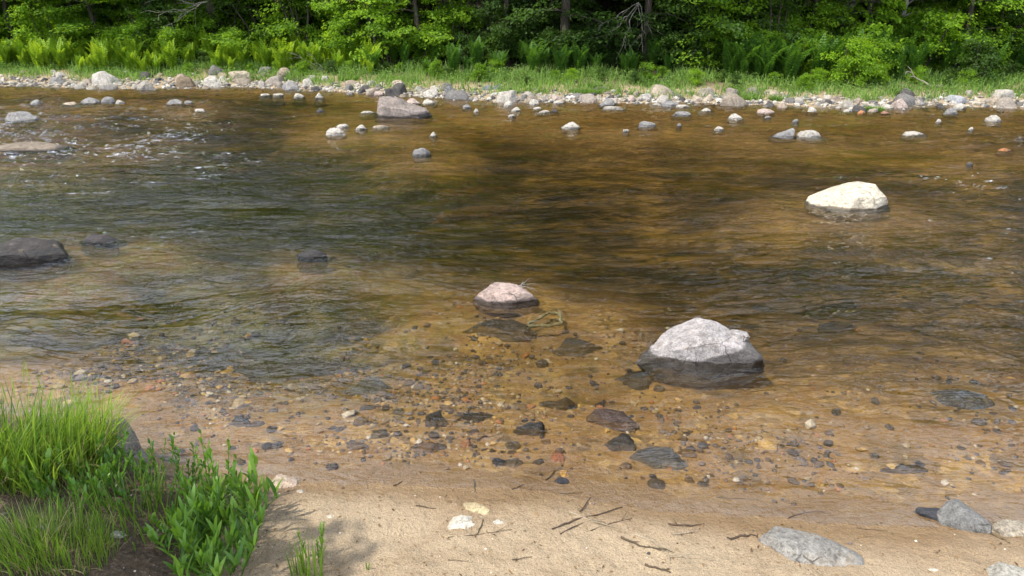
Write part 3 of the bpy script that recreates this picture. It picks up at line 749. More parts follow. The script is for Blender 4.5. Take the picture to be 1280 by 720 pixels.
# ------------------------------------------------------------------ cobbles along the far bank
def near_hero(x, y, w0):
    return any(abs(x - a) < (w0 + c) * .36 and abs(y - b) < (w0 + c) * .33 for a, b, c in BANKLINE)
tones = [(.36, .325, .275), (.28, .24, .20), (.32, .265, .205), (.17, .16, .15), (.32, .25, .19), (.08, .075, .07), (.42, .38, .33)]
names = ['pale', 'pale', 'pale', 'grey', 'pale', 'grey', 'pale']
proto = [rock_mesh('cobble', 1, .8, .42, 300 + k, ['slab', 'block', 'flat', 'block', 'slab', 'wedge'][k % 6], 3, 0, .3)[0] for k in range(12)]
SPOTS = []
cnt = 0; tries = 0
while cnt < 196 and tries < 9000:
    tries += 1
    x = rng.uniform(-17.2, 13.2)
    t = rng.normal(.28, .34) if x > -6 else rng.normal(.5, .55)
    if x < -12: t = rng.normal(.8, .9)
    if t < -.9 or t > 2.4: continue
    y = float(y_far(x)) + t
    wd = float(np.clip(rng.lognormal(math.log(.30), .5), .13, .85))
    if near_hero(x, y, wd): continue
    if any(abs(x - a) < (wd + c) * .36 and abs(y - b) < (wd + c) * .3 for a, b, c in SPOTS): continue
    SPOTS.append((x, y, wd)); k = int(rng.integers(0, 7)); g = gz(x, y)
    o = link('cobble', proto[int(rng.integers(0, 12))], None, (x, y, max(g, -.03) - wd * .03), (rng.uniform(-.15, .15), rng.uniform(-.15, .15), rng.uniform(0, 6.28)), (wd, wd * rng.uniform(.8, 1.1), wd * rng.uniform(.8, 1.15)))
    j = rng.uniform(.85, 1.12); c = tones[k]; o.color = (c[0] * j, c[1] * j, c[2] * j, 1)
    side = 'left' if x < -5 else 'middle' if x < 4 else 'right'
    tag(o, f'{"dark grey" if names[k] == "grey" else "pale"} cobble in the stony line of the far bank, {side} third', 'cobble', f'{"dark grey" if names[k] == "grey" else "pale"} cobbles of the far bank, {side} third')
    cnt += 1

def scatter_stones(name, xs, ys, ws, zoff, tint, mat, sub=1, flat=.6, zs=None):
    V0, F0 = ico(sub); n = len(xs); m = len(V0)
    th = rng.uniform(0, 6.28, n)
    st = np.stack([rng.uniform(.75, 1.2, n), rng.uniform(.6, 1.0, n), rng.uniform(.35, .75, n) * flat / .6], 1) * (ws / 2)[:, None]
    jit = 1 + rng.uniform(-.22, .22, (n, m, 1))
    V = V0[None] * jit * st[:, None, :]
    c, s_ = np.cos(th)[:, None], np.sin(th)[:, None]
    X_, Y_ = V[:, :, 0] * c - V[:, :, 1] * s_, V[:, :, 0] * s_ + V[:, :, 1] * c
    z = (ground(xs, ys) if zs is None else zs) + zoff * ws
    V = np.stack([X_ + xs[:, None], Y_ + ys[:, None], V[:, :, 2] + z[:, None]], 2).reshape(-1, 3)
    F = (np.arange(n)[:, None, None] * m + F0[None]).reshape(-1, 3)
    return mesh_np(name, V, F, mat, sub > 1, {'tint': np.repeat(tint, m)})

def pebble_material(name, stops):
    m, t = newmat(name)
    ti = attr(t, 'tint'); geo = N(t, 'ShaderNodeNewGeometry')
    c = ramp(t, ti, stops)
    for e in m.node_tree.nodes:
        if e.type == 'VALTORGB': e.color_ramp.interpolation = 'CONSTANT'
    c = mixc(t, 1.0, c, mapr(t, noise(t, geo.outputs['Position'], 140, 3, .7), .3, .7, .65, 1.25), 'MULTIPLY')
    out(t, princ(t, c, .75, .3)); return m
M_PEB = pebble_material('pebbles', [(0, (.045, .036, .036)), (.24, (.085, .055, .036)), (.44, (.20, .125, .055)), (.60, (.32, .24, .14)), (.72, (.13, .10, .09)), (.84, (.32, .13, .05)), (.90, (.42, .27, .10)), (.96, (.48, .42, .34))])
M_GRAV = pebble_material('gravel', [(0, (.12, .115, .11)), (.22, (.26, .23, .19)), (.5, (.34, .30, .24)), (.8, (.40, .37, .32)), (.93, (.06, .06, .06))])
n = 4600
xs = rng.uniform(-23, 16, n); ys = y_far(xs) + rng.normal(.28, .36, n)
ws = np.clip(rng.lognormal(math.log(.085), .4, n), .03, .18)
tag(link('gravel', scatter_stones('gravel', xs, ys, ws, .1, rng.uniform(0, 1, n), M_GRAV)), 'small pale gravel filling the gaps between the far bank cobbles', 'gravel', None, 'stuff')

# ------------------------------------------------------------------ bed of the shallows
def bedpoint(px, py):
    x, y, m = at(px, py, 0)
    for _ in range(3): x, y, m = at(px, py, gz(x, y) * .72)
    return x, y, m
n = 36000
xs = rng.uniform(-3.2, 5.5, n); ys = rng.uniform(2.6, 6.2, n)
a = ys - y_near(xs); dens = np.clip(fbm(xs * .9, ys * 1.1, 3, 51) * 1.6 + .35, 0.05, 1) * sm(.05, .5, a) * sm(3.0, 1.2, a) * np.clip(1.25 - .1 * xs, .4, 1.2)
dens = dens * np.interp(xs, [.8, 1.8], [1, .4])
k = rng.uniform(0, 1, n) < dens; xs, ys = xs[k], ys[k]
ws = np.clip(rng.lognormal(math.log(.017), .62, len(xs)) * (1 + .10 * (ys - 3)), .006, .11)
order = np.argsort(-ws)
tint = rng.uniform(0, 1, len(xs))
big = order[:0]
tag(link('pebbles', scatter_stones('pebbles', xs, ys, ws, .08, tint, M_PEB)), 'brown, amber and slate pebbles scattered on the sandy river bed', 'pebbles', None, 'stuff')

M_SUB = None
SUBM = [(450, 486, 84, 46, (.06, .056, .04), 'large dark flat stone under the water left of centre'),
 (768, 535, 60, 46, (.09, .055, .045), 'upper of two dark reddish stones under the shallows, right of centre'),
 (778, 562, 44, 26, (.05, .042, .036), 'small black stone under the upper dark reddish one in the shallows'),
 (828, 586, 82, 36, (.085, .075, .065), 'dark mottled slab under the shallows nearest the sand, right of centre'),
 (722, 440, 74, 22, (.075, .06, .04), 'long dark stone under the water between the two mid stream boulders'),
 (590, 522, 34, 11, (.025, .025, .03), 'small black flat stone under the shallows at centre'),
 (662, 541, 46, 16, (.04, .036, .036), 'dark grey flat stone under the shallows right of the small black one'),
 (542, 532, 34, 22, (.03, .02, .014), 'dark brown stone under the shallows left of the small black one'),
 (528, 566, 40, 20, (.13, .075, .04), 'brown rounded stone under the shallows near the sand'),
 (697, 576, 19, 13, (.34, .12, .05), 'brick red stone under the shallows near the sand'),
 (582, 557, 15, 11, (.3, .13, .06), 'rusty red stone under the shallows at centre'),
 (706, 596, 14, 11, (.42, .24, .07), 'orange stone just below the brick red one'),
 (1212, 503, 84, 22, (.04, .045, .055), 'dark slate slab under the water at the right edge'),
 (1058, 404, 60, 14, (.03, .03, .024), 'dark stone under rippled water right of the two toned boulder'),
 (845, 300, 90, 14, (.22, .13, .04), 'amber slab under the water at upper centre'),
 (905, 330, 70, 16, (.24, .15, .05), 'amber stone under the water above the two toned boulder'),
 (600, 262, 110, 13, (.2, .12, .04), 'amber brown ledge under the water above the pinkish boulder'),
 (630, 418, 90, 20, (.07, .055, .035), 'dark stone under the water in front of the pinkish boulder'),
 (1135, 588, 64, 10, (.06, .04, .03), 'thin brown slab under the shallows at right'),
 (800, 476, 60, 20, (.04, .034, .025), 'dark stone under the water left of the two toned boulder'),
 (700, 505, 50, 14, (.06, .045, .03), 'brown stone under the shallows above the dark grey flat one'),
 (640, 582, 30, 14, (.1, .075, .05), 'dull brown pebble bigger than its neighbours under the shallows'),
 (340, 560, 26, 12, (.08, .07, .07), 'slate pebble under the shallows at left'),
 (296, 530, 34, 10, (.06, .055, .055), 'flat slate stone under the shallows at far left'),
 (470, 545, 26, 12, (.09, .07, .05), 'brown pebble under the shallows left of the dark brown stone')]
for i, (px, py, wp, hp, tone, label) in enumerate(SUBM):
    x, y, mpp = bedpoint(px, py)
    wd = wp * mpp; xx, yy, dz = pdir(px, py); e = math.atan2(-dz, math.hypot(xx, yy))
    dp = min(wd * 1.2, hp * mpp / math.sin(e) * .95)
    y += dp * .45; g = gz(x, y)
    ht = min(.5 * min(wd, dp), .06 + .03 * wd, max(.015, -g * .7))
    rock('submerged_stone', x, y, g, wd, dp, ht, 400 + i, tone, 'block' if i % 2 else 'wedge', label, 'stone', wetline=0, sub=5, rot=.3 * math.sin(i * 2.1), rough=2.4)

bt = [(.05, .042, .04), (.085, .06, .042), (.13, .095, .06), (.045, .045, .055), (.2, .12, .06)]
bn = ['blackish', 'dark brown', 'brown', 'slate', 'amber']
bproto = [rock_mesh('submerged_cobble', 1, .8, .4, 600 + k, ['block', 'wedge', 'dome'][k % 3], 3, 0, .3, 1.8)[0] for k in range(9)]
cnt = 0
while cnt < 110:
    px = rng.uniform(180, 900) if rng.uniform() < .8 else rng.uniform(900, 1270); py = rng.uniform(425, 610)
    x, y, mpp = bedpoint(px, py)
    if y - float(y_near(x)) < .08 or n2(np.array([x * 1.1]), np.array([y * 1.3]), 51)[0] < -.25 + .3 * (px > 900): continue
    wd = float(np.clip(rng.lognormal(math.log(.05), .4), .03, .13)); k = int(rng.integers(0, 5))
    o = link('submerged_cobble', bproto[int(rng.integers(0, 9))], None, (x, y, gz(x, y) - wd * .06), (0, 0, rng.uniform(0, 6.28)), (wd, wd * rng.uniform(.8, 1.2), wd * rng.uniform(.5, .9)))
    o.color = (*bt[k], 1)
    tag(o, f'small {bn[k]} cobble lying on the bed of the shallows', 'cobble', f'small {bn[k]} cobbles on the bed of the shallows'); cnt += 1

# ------------------------------------------------------------------ stones on the beach
BEACH = [(968, 716, 62, 62, (.33, .32, .30), 'slab'), ]
def beach_rock(px, py, wp, dp_px, ht, tone, shape, seed, label, rot=0, wet=0, name='stone', sub=5, sink=.5):
    x, y, mpp = at(px, py, .03)
    g = gz(x, y); x, y, mpp = at(px, py, g)
    wd = wp * mpp; dp = dp_px * mpp
    return rock(name, x, y, g - .004, wd, dp, ht, seed, tone, shape, label, 'rock' if wp > 50 else 'stone', wetline=wet, rot=rot, sub=sub, sink=sink)
beach_rock(1005, 690, 128, 66, .055, (.24, .225, .20), 'slab', 501, 'long grey slab half buried in the sand at the bottom, right of centre', rot=-.42, name='rock')
beach_rock(1204, 652, 60, 60, .085, (.16, .155, .145), 'dome', 502, 'speckled grey rock at the water edge at right', rot=.2, name='rock', sub=5)
beach_rock(1172, 645, 52, 26, .03, (.05, .05, .055), 'flat', 503, 'low dark wet stone touching the left of the speckled grey rock', rot=-.25, name='rock')
beach_rock(1266, 664, 62, 34, .04, (.33, .28, .21), 'flat', 504, 'pale stone with a brown rim at the right edge by the water', rot=.05, name='rock')
beach_rock(1262, 722, 62, 44, .045, (.33, .31, .26), 'dome', 505, 'pale rock cut off by the bottom right corner', name='rock')
beach_rock(579, 654, 42, 32, .035, (.52, .47, .38), 'block', 506, 'white rounded stone on the sand at bottom centre')
beach_rock(594, 636, 38, 26, .022, (.42, .33, .19), 'flat', 507, 'tan layered stone touching the white rounded stone', rot=-.2)
beach_rock(626, 655, 20, 16, .016, (.50, .46, .38), 'block', 508, 'small white stone right of the white rounded stone')
beach_rock(352, 604, 36, 30, .04, (.42, .32, .24), 'block', 509, 'pinkish tan stone at the water edge left of the beach')
beach_rock(376, 615, 12, 10, .014, (.40, .34, .27), 'dome', 510, 'small tan stone right of the pinkish tan stone', sub=4)
beach_rock(368, 600, 16, 12, .014, (.30, .26, .2), 'dome', 511, 'small brown stone behind the pinkish tan stone', sub=4)
beach_rock(412, 646, 13, 10, .01, (.5, .42, .32), 'flat', 512, 'flat peach stone alone on the sand left of the white stones', sub=4)
beach_rock(55, 663, 44, 24, .03, (.3, .28, .24), 'flat', 513, 'grey stone half hidden in the grass tuft at bottom left')
beach_rock(146, 668, 18, 13, .015, (.4, .38, .33), 'flat', 514, 'small grey stone on the soil right of the grass tuft', sub=4)
beach_rock(140, 566, 78, 70, .17, (.2, .18, .15), 'block', 515, 'grey brown bank rock under the bright grass clump at left', name='rock')
beach_rock(1168, 712, 15, 6, .008, (.5, .45, .36), 'flat', 516, 'thin cream stone on the sand left of the corner rock', sub=4)
beach_rock(1178, 717, 9, 7, .008, (.62, .6, .56), 'dome', 517, 'tiny white pebble on the sand beside the thin cream stone', sub=4)
beach_rock(937, 693, 9, 6, .008, (.6, .58, .54), 'dome', 518, 'tiny white pebble on the sand left of the long slab', sub=4)
# gritty pebbles on the soil at bottom left and along the sand
n = 900
xs = np.concatenate([rng.uniform(-3.2, -.85, 520), rng.uniform(-.9, 2.3, 380)]); ys = rng.uniform(1.9, 3.6, n)
k = (ys - y_near(xs)) < -.02; xs, ys = xs[k], ys[k]
ws = np.clip(rng.lognormal(math.log(.008), .45, len(xs)), .003, .022)
tint = rng.choice([.1, .3, .5, .6, .75, .98, .98], len(xs))
tag(link('grit', scatter_stones('grit', xs, ys, ws, .12, tint, M_PEB)), 'scattered tiny pebbles and grit on the beach and soil', 'grit', None, 'stuff')

# ------------------------------------------------------------------ foliage materials
def leaf_material(name, dark, light, tdark, tlight, rough=.55, trans=.45, spec=.25):
    m, t = newmat(name)
    ti = attr(t, 'tint'); oi = N(t, 'ShaderNodeObjectInfo')
    f = math_(t, 'ADD', ti, math_(t, 'MULTIPLY', math_(t, 'SUBTRACT', oi.outputs['Random'], .5), .35), True)
    c = mixc(t, f, dark, light); c2 = mixc(t, f, tdark, tlight)
    p = princ(t, c, rough, spec)
    tl = N(t, 'ShaderNodeBsdfTranslucent'); inp(t, tl, 'Color', c2)
    mx = N(t, 'ShaderNodeMixShader'); mx.inputs[0].default_value = trans
    t.links.new(p, mx.inputs[1]); t.links.new(tl.outputs[0], mx.inputs[2]); out(t, mx.outputs[0]); return m
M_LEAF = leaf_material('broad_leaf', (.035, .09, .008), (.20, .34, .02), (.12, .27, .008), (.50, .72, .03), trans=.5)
M_LEAFD = leaf_material('dark_leaf', (.018, .042, .008), (.06, .12, .014), (.03, .075, .006), (.12, .22, .015))  # darker leaf copy with shade put into its colour; some placed at random
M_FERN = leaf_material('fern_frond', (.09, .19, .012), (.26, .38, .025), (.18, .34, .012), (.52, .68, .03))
M_FERND = leaf_material('fern_frond_shaded', (.03, .085, .012), (.08, .17, .02), (.06, .16, .012), (.16, .32, .02))  # darker frond copy: shade put into the colour, also used for deep green ferns
M_GRASS = leaf_material('bank_grass', (.055, .13, .025), (.22, .34, .075), (.09, .20, .02), (.32, .50, .07))
M_NGRASS = leaf_material('tall_grass', (.05, .11, .014), (.20, .30, .04), (.10, .22, .012), (.38, .52, .04), trans=.4, rough=.42, spec=.35)
M_HERB = leaf_material('herb_leaf', (.04, .11, .014), (.16, .28, .035), (.08, .20, .01), (.32, .52, .03), rough=.42, spec=.4, trans=.35)

def bark_material(name, c1, c2):
    m, t = newmat(name)
    tc = N(t, 'ShaderNodeTexCoord'); mp = N(t, 'ShaderNodeMapping'); t.links.new(tc.outputs['Object'], mp.inputs[0]); mp.inputs['Scale'].default_value = (1, 1, .22)
    n = noise(t, mp.outputs[0], 22, 5, .7)
    c = mixc(t, mapr(t, n, .3, .7, 0, 1), c1, c2)
    c = mixc(t, mapr(t, noise(t, tc.outputs['Object'], 3, 3), .5, .65, 0, .5), c, (.06, .08, .04))
    out(t, princ(t, c, .9, .2, bump(t, n, .8, .03))); return m
M_BARK = bark_material('bark', (.022, .017, .013), (.085, .066, .052))
M_BARKP = bark_material('pale_bark', (.13, .12, .10), (.36, .34, .30))
M_DEAD = bark_material('dead_wood', (.13, .11, .09), (.30, .27, .23))

# ------------------------------------------------------------------ trees and shrubs
def spray(g, c, rad, n, size, tilt_az, droop=.35, thick=.10, bright=.5, jit=.45):
    """one flat leafy branch end, drooping outwards"""
    r = np.sqrt(rng.uniform(0, 1, n)) * rad; th = rng.uniform(0, 6.28, n)
    px_, py_ = r * np.cos(th), r * np.sin(th)
    ox, oy = math.cos(tilt_az), math.sin(tilt_az)
    along = px_ * ox + py_ * oy
    P = np.stack([c[0] + px_, c[1] + py_, c[2] - along * droop + rng.normal(0, thick, n)], 1)
    az = tilt_az + rng.normal(0, 1.1, n)
    D = np.stack([np.cos(az), np.sin(az), rng.uniform(-.9, .1, n)], 1)
    Nn = np.stack([ox * droop + rng.normal(0, jit, n), oy * droop + rng.normal(0, jit, n), np.ones(n)], 1)
    L = size * rng.uniform(.65, 1.25, n)
    leaves(g, P, D, Nn, L, L * rng.uniform(.55, .85, n), np.clip(bright + rng.normal(0, .2, n), 0, 1), fold=.12)

def make_tree_meshes(kind, seed):
    global rng
    keep = rng; rng = np.random.default_rng(seed)
    tr, cr = Geo(), Geo()
    H = {'tall': 14.5, 'young': 6.5, 'sapling': 3.0, 'shrub': 1.5, 'bush': 1.0}[kind] * rng.uniform(.9, 1.1)
    r0 = {'tall': .17, 'young': .075, 'sapling': .03, 'shrub': .018, 'bush': .012}[kind] * rng.uniform(.85, 1.3)
    nb = 9
    zz = np.linspace(-.3, H, nb); bx = np.cumsum(rng.normal(0, .012 * H, nb)); by = np.cumsum(rng.normal(0, .012 * H, nb)); bx -= bx[0]; by -= by[0]
    nst = 1 if kind in ('tall', 'young') else 4
    stems = [(bx, by)]
    for k in range(1, nst):
        a = rng.uniform(0, 6.28); s = rng.uniform(.2, .45) * H
        stems.append((bx + math.cos(a) * s * np.linspace(0, 1, nb), by + math.sin(a) * s * np.linspace(0, 1, nb)))
    for sx, sy in stems:
        tube(tr, np.stack([sx, sy, zz], 1), r0 * np.interp(zz, [-.3, .3, H * .5, H], [1.5, 1.05, .65, .12]), 9 if kind == 'tall' else 6)
    def limb(z, az, ln, droop):
        st = stems[int(rng.integers(0, len(stems)))]
        x0, y0 = np.interp(z, zz, st[0]), np.interp(z, zz, st[1])
        u = np.linspace(0, 1, 6)
        pts = np.stack([x0 + math.cos(az) * ln * u, y0 + math.sin(az) * ln * u, z + ln * (.28 * u - droop * u * u) + rng.normal(0, .02 * ln, 6) * u], 1)
        tube(tr, pts, r0 * np.linspace(.32, .06, 6), 4)
        return pts
    if kind == 'tall':
        for k in range(17):       # low leafy limbs seen from the river
            z = rng.uniform(.9, 5.5); az = rng.uniform(0, 6.28); ln = rng.uniform(1.0, 2.9)
            p = limb(z, az, ln, rng.uniform(.1, .4))
            for q in (2, 3, 4, 5):
                c = p[q] + rng.normal(0, .22, 3) * (1, 1, .4)
                spray(cr, c, rng.uniform(.3, .55), 75, .105, az, rng.uniform(.1, .5), .05, rng.uniform(.25, .8))
        for k in range(44):
            z = rng.uniform(4.8, H); az = rng.uniform(0, 6.28); ln = rng.uniform(1.0, 3.4) * np.interp(z, [4.8, 8, H], [.9, 1, .4])
            p = limb(z, az, ln, .25)
            for q in (3, 5):
                spray(cr, p[q] + rng.normal(0, .3, 3), rng.uniform(.6, 1.1), 60, .24, az, .3, .16, rng.uniform(.2, .7), .6)
    elif kind == 'young':
        for k in range(34):
            z = rng.uniform(.5, H); az = rng.uniform(0, 6.28); ln = rng.uniform(.6, 1.7) * np.interp(z, [0, 3, H], [.9, 1, .35])
            p = limb(z, az, ln, rng.uniform(.1, .4))
            for q in (2, 4, 5):
                spray(cr, p[q] + rng.normal(0, .15, 3) * (1, 1, .4), rng.uniform(.25, .42), 62, .10, az, rng.uniform(.1, .5), .04, rng.uniform(.3, .9))
    else:
        K, n, sz, rr = {'sapling': (34, 70, .085, .30), 'shrub': (30, 80, .07, .22), 'bush': (26, 70, .055, .17)}[kind]
        for k in range(K):
            z = H * rng.uniform(.12, 1.0); az = rng.uniform(0, 6.28); ln = H * rng.uniform(.1, .48) * np.interp(z / H, [0, .5, 1], [.9, 1, .45])
            p = limb(z * .92, az, ln, .15)
            spray(cr, p[5], rr * rng.uniform(.7, 1.3), n, sz, az, rng.uniform(0, .5), .05, rng.uniform(.2, .9), .55)
            spray(cr, p[3], rr * rng.uniform(.6, 1.0), n // 2, sz, az, rng.uniform(0, .5), .05, rng.uniform(.2, .8), .55)
    rng = keep
    return tr, cr

PROT = {}
for kind, cnt in (('tall', 4), ('young', 4), ('sapling', 4), ('shrub', 4), ('bush', 3)):
    for k in range(cnt):
        tr, cr = make_tree_meshes(kind, 1000 + 17 * k + len(kind))
        for bn, mb in (('dark', M_BARK), ('pale', M_BARKP)):
            if bn == 'pale' and kind not in ('tall', 'young'): continue
            PROT[kind, k, 'trunk', bn] = tr.mesh('trunk', mb, True)
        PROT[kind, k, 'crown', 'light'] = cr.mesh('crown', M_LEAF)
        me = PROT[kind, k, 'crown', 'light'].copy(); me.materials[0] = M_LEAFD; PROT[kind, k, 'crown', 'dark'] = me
NPR = {'tall': 4, 'young': 4, 'sapling': 4, 'shrub': 4, 'bush': 3}
def plant_tree(kind, x, y, label, cat, group=None, k=None, bark='dark', leaf='light', s=1.0, rz=None, lean=(0, 0), girth=1.0):
    k = int(rng.integers(0, NPR[kind])) if k is None else k
    nm = {'tall': 'tree', 'young': 'young_tree', 'sapling': 'sapling', 'shrub': 'shrub', 'bush': 'bush'}[kind]
    root = link(nm, None, None, (x, y, gz(x, y) - .03), (lean[0], lean[1], rng.uniform(0, 6.28) if rz is None else rz), (s, s, s))
    tag(root, label, cat, group)
    if ('%s' % bark) == 'pale' and (kind, k, 'trunk', 'pale') not in PROT: bark = 'dark'
    if kind == 'tall': root.scale[2] = s * float(np.interp(x, [-14, -7, -1, 4, 12], [.50, .56, .80, .80, .62]))
    t_ = link('trunk', PROT[kind, k, 'trunk', bark], root, scale=(girth, girth, 1)); c_ = link('crown', PROT[kind, k, 'crown', leaf], root)
    return root

def bank(px, t):
    """a point t metres behind the far waterline, roughly in line with the photograph column px"""
    y = 20.0
    for _ in range(6):
        x = (px - 640) / FPX * (y * math.cos(PITCH) + CAM_H * math.sin(PITCH)); y = float(y_far(x)) + t
    return x, y
TREES = [
 (277, 3.4, 'tall', 'dark', 'light', 1.15, (0, -.03), 1.25, 'dark straight trunk rising from the ferns at left, with dead twigs on its left'),
 (140, 3.2, 'tall', 'dark', 'light', 1.0, (0, -.10), .55, 'slender leaning dark trunk behind the ferns, second from the left edge'),
 (92, 4.6, 'tall', 'dark', 'light', 1.0, (0, -.06), .8, 'grey leaning trunk nearest the left edge of the picture'),
 (560, 5.5, 'tall', 'dark', 'light', 1.1, (0, 0), .9, 'dark tree with bright low branches left of the deep shade'),
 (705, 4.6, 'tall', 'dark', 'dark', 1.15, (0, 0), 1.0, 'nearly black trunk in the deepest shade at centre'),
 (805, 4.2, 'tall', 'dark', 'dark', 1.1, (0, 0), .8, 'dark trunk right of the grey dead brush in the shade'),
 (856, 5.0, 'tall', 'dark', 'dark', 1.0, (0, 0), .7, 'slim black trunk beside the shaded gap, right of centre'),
 (1116, 3.6, 'tall', 'pale', 'light', 1.0, (0, .03), .55, 'slender pale trunk standing behind the tall ferns at right'),
 (1150, 4.4, 'tall', 'pale', 'light', 1.0, (0, -.05), .4, 'thin whitish stem beside the slender pale trunk at right'),
 (405, 5.0, 'tall', 'dark', 'light', 1.0, (0, .05), .7, 'leafy tree with a grey trunk behind the bright ferns, left of centre'),
 (955, 5.2, 'tall', 'pale', 'light', 1.0, (0, 0), .6, 'pale trunk with light green branches above the dark ferns'),
 (1235, 4.6, 'tall', 'dark', 'light', 1.0, (0, 0), .9, 'leafy tree with bright foliage at the right edge'),
]
for px, t, kind, bark, lf, s, lean, girth, lab in TREES:
    x, y = bank(px, t + (.9 if lf == 'light' else -.2)); plant_tree(kind, x, y, lab, 'tree', None, None, bark, lf, s, None, (0, lean[1]), girth * .72)
# young trees and shrubs at the edge of the wood
YOUNG = [(30, 4.2, 'light'), (190, 4.4, 'light'), (345, 3.9, 'light'), (470, 3.6, 'light'), (530, 3.9, 'light'), (620, 5.5, 'dark'), (880, 4.2, 'light'), (925, 4.8, 'light'), (1030, 5.0, 'light'),
         (1085, 4.2, 'light'), (1180, 4.0, 'light'), (1262, 3.7, 'light'), (430, 5.2, 'light'), (1330, 4.3, 'light'), (-60, 4.4, 'light'), (1215, 5.4, 'light'), (250, 5.2, 'light'), (110, 5.6, 'light')]
ylab = {0: 'young tree with layered green branches behind the ferns, left part of the wood', 1: 'young tree with layered green branches, middle of the wood edge', 2: 'young tree with layered green branches at the right part of the wood'}
for px, t, lf in YOUNG:
    x, y = bank(px, t); q = 0 if px < 420 else 1 if px < 860 else 2
    plant_tree('young', x, y, ylab[q], 'tree', ['young trees at the left', 'young trees in the middle', 'young trees at the right'][q], None, 'dark', lf, rng.uniform(.85, 1.15))
kinds = ['sapling', 'shrub', 'bush']
for i in range(112):
    px = -130 + (1410 + 130) * (i + rng.uniform(0, 1)) / 112
    mid = 570 < px < 870
    kd = kinds[int(rng.choice([0, 1, 1, 2]))] if not mid else kinds[int(rng.choice([1, 2, 2]))]
    t = rng.uniform(3.3, 5.2) if kd != 'bush' else rng.uniform(2.7, 3.8)
    if mid: t += .9
    if px > 1040 and kd == 'bush': t -= .9
    x, y = bank(px, t)
    part = 'left' if px < 420 else 'middle' if px < 870 else 'right'
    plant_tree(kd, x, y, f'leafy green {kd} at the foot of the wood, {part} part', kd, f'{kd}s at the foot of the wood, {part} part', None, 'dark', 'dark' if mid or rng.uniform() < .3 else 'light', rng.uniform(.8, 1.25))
for i in range(46):
    px = -60 + 1400 * (i + rng.uniform(0, 1)) / 46; x, y = bank(px, rng.uniform(1.4, 2.7)); part = 'left' if px < 420 else 'middle' if px < 870 else 'right'
    plant_tree('bush', x, y, f'low weedy green bush in the grass of the far bank, {part} part', 'bush', f'weedy bushes in the far bank grass, {part} part', None, 'dark', 'dark' if rng.uniform() < .3 else 'light', rng.uniform(.3, .55))
# the wood behind
i = 0
for row, t in enumerate((6.5, 8.5, 11, 14, 17.5, 22)):
    nrow = (15, 15, 14, 14, 13, 12)[row]
    for j in range(nrow):
        px = -330 + 1940 * (j + .5 + rng.uniform(-.35, .35)) / nrow
        x, y = bank(px, t + rng.uniform(-.9, .9)); y = max(y, float(y_far(x)) + 5)
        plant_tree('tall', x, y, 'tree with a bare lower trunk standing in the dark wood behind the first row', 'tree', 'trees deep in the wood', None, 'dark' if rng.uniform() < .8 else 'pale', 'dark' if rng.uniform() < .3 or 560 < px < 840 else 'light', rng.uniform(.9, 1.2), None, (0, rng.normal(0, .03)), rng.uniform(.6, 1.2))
        if row < 4:
            x2, y2 = bank(px + rng.uniform(-60, 60), t + rng.uniform(-1, 1))
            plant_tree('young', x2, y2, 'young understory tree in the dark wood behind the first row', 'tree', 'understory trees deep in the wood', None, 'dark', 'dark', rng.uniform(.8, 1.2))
# trees on both banks up and down the river, beyond the picture's edges but seen in the water
# the farthest wood as one mass
g = Geo(); n = 60000
xs = rng.uniform(-70, 70, n); ys = 45 + rng.uniform(0, 14, n) + np.abs(xs) * .1; zs = ground(xs, ys) + rng.uniform(0, 1, n) ** .8 * 7.5
az = rng.uniform(0, 6.28, n); P = np.stack([xs, ys, zs], 1)
leaves(g, P, np.stack([np.cos(az), np.sin(az), rng.uniform(-.8, .2, n)], 1), rng.normal(0, .5, (n, 3)) + (0, -.3, 1), rng.uniform(.35, .8, n), rng.uniform(.3, .6, n), rng.uniform(0, .7, n))
tag(link('far_woods', g.mesh('far_woods', M_LEAFD)), 'far wooded slope closing the view behind the trees', 'woods', None, 'stuff')

# ------------------------------------------------------------------ ferns
def fern_mesh(name, mat, seed, hgt=.8, nfr=11, spread=.55):
    global rng
    keep = rng; rng = np.random.default_rng(seed); g = Geo()
    for k in range(nfr):
        az = k * 2.399 + rng.uniform(-.4, .4); L = hgt * rng.uniform(.75, 1.15); lean = spread * rng.uniform(.5, 1.4)
        u = np.linspace(0, 1, 17); ang = lean * (.2 + 1.15 * u ** 1.8)
        r = np.cumsum(np.sin(ang)) * L / 17; z = np.cumsum(np.cos(ang)) * L / 17
        pts = np.stack([np.cos(az) * r, np.sin(az) * r, z], 1)
        tube(g, pts[::4], np.linspace(.006, .002, 5), 3, .4)
        side = np.array([-math.sin(az), math.cos(az), 0]); out_ = np.array([math.cos(az), math.sin(az), 0])
        Pn, Dn, Nn_, Ln = [], [], [], []
        for q in range(2, 17):
            w_ = L * .17 * math.sin(math.pi * min(1, (q / 16) ** .75 * .93 + .04)) + .012
            for sg in (-1, 1):
                Pn.append(pts[q]); Dn.append(side * sg + np.array([0, 0, .35]) + out_ * .15); Nn_.append(np.array([math.cos(az) * -.7, math.sin(az) * -.7, .6]) + rng.normal(0, .12, 3)); Ln.append(w_)
        Ln = np.array(Ln)
        leaves(g, np.array(Pn), np.array(Dn), np.array(Nn_), Ln, L * .075, np.clip(rng.uniform(.25, .95) + rng.normal(0, .08, len(Ln)), 0, 1), fold=.05)
    rng = keep
    return g.mesh(name, mat)
FB = [fern_mesh('fern', M_FERN, 60 + k, .78) for k in range(5)]
FD = [fern_mesh('fern', M_FERND, 70 + k, .86, 10 + k, .45 + .1 * k) for k in range(5)]
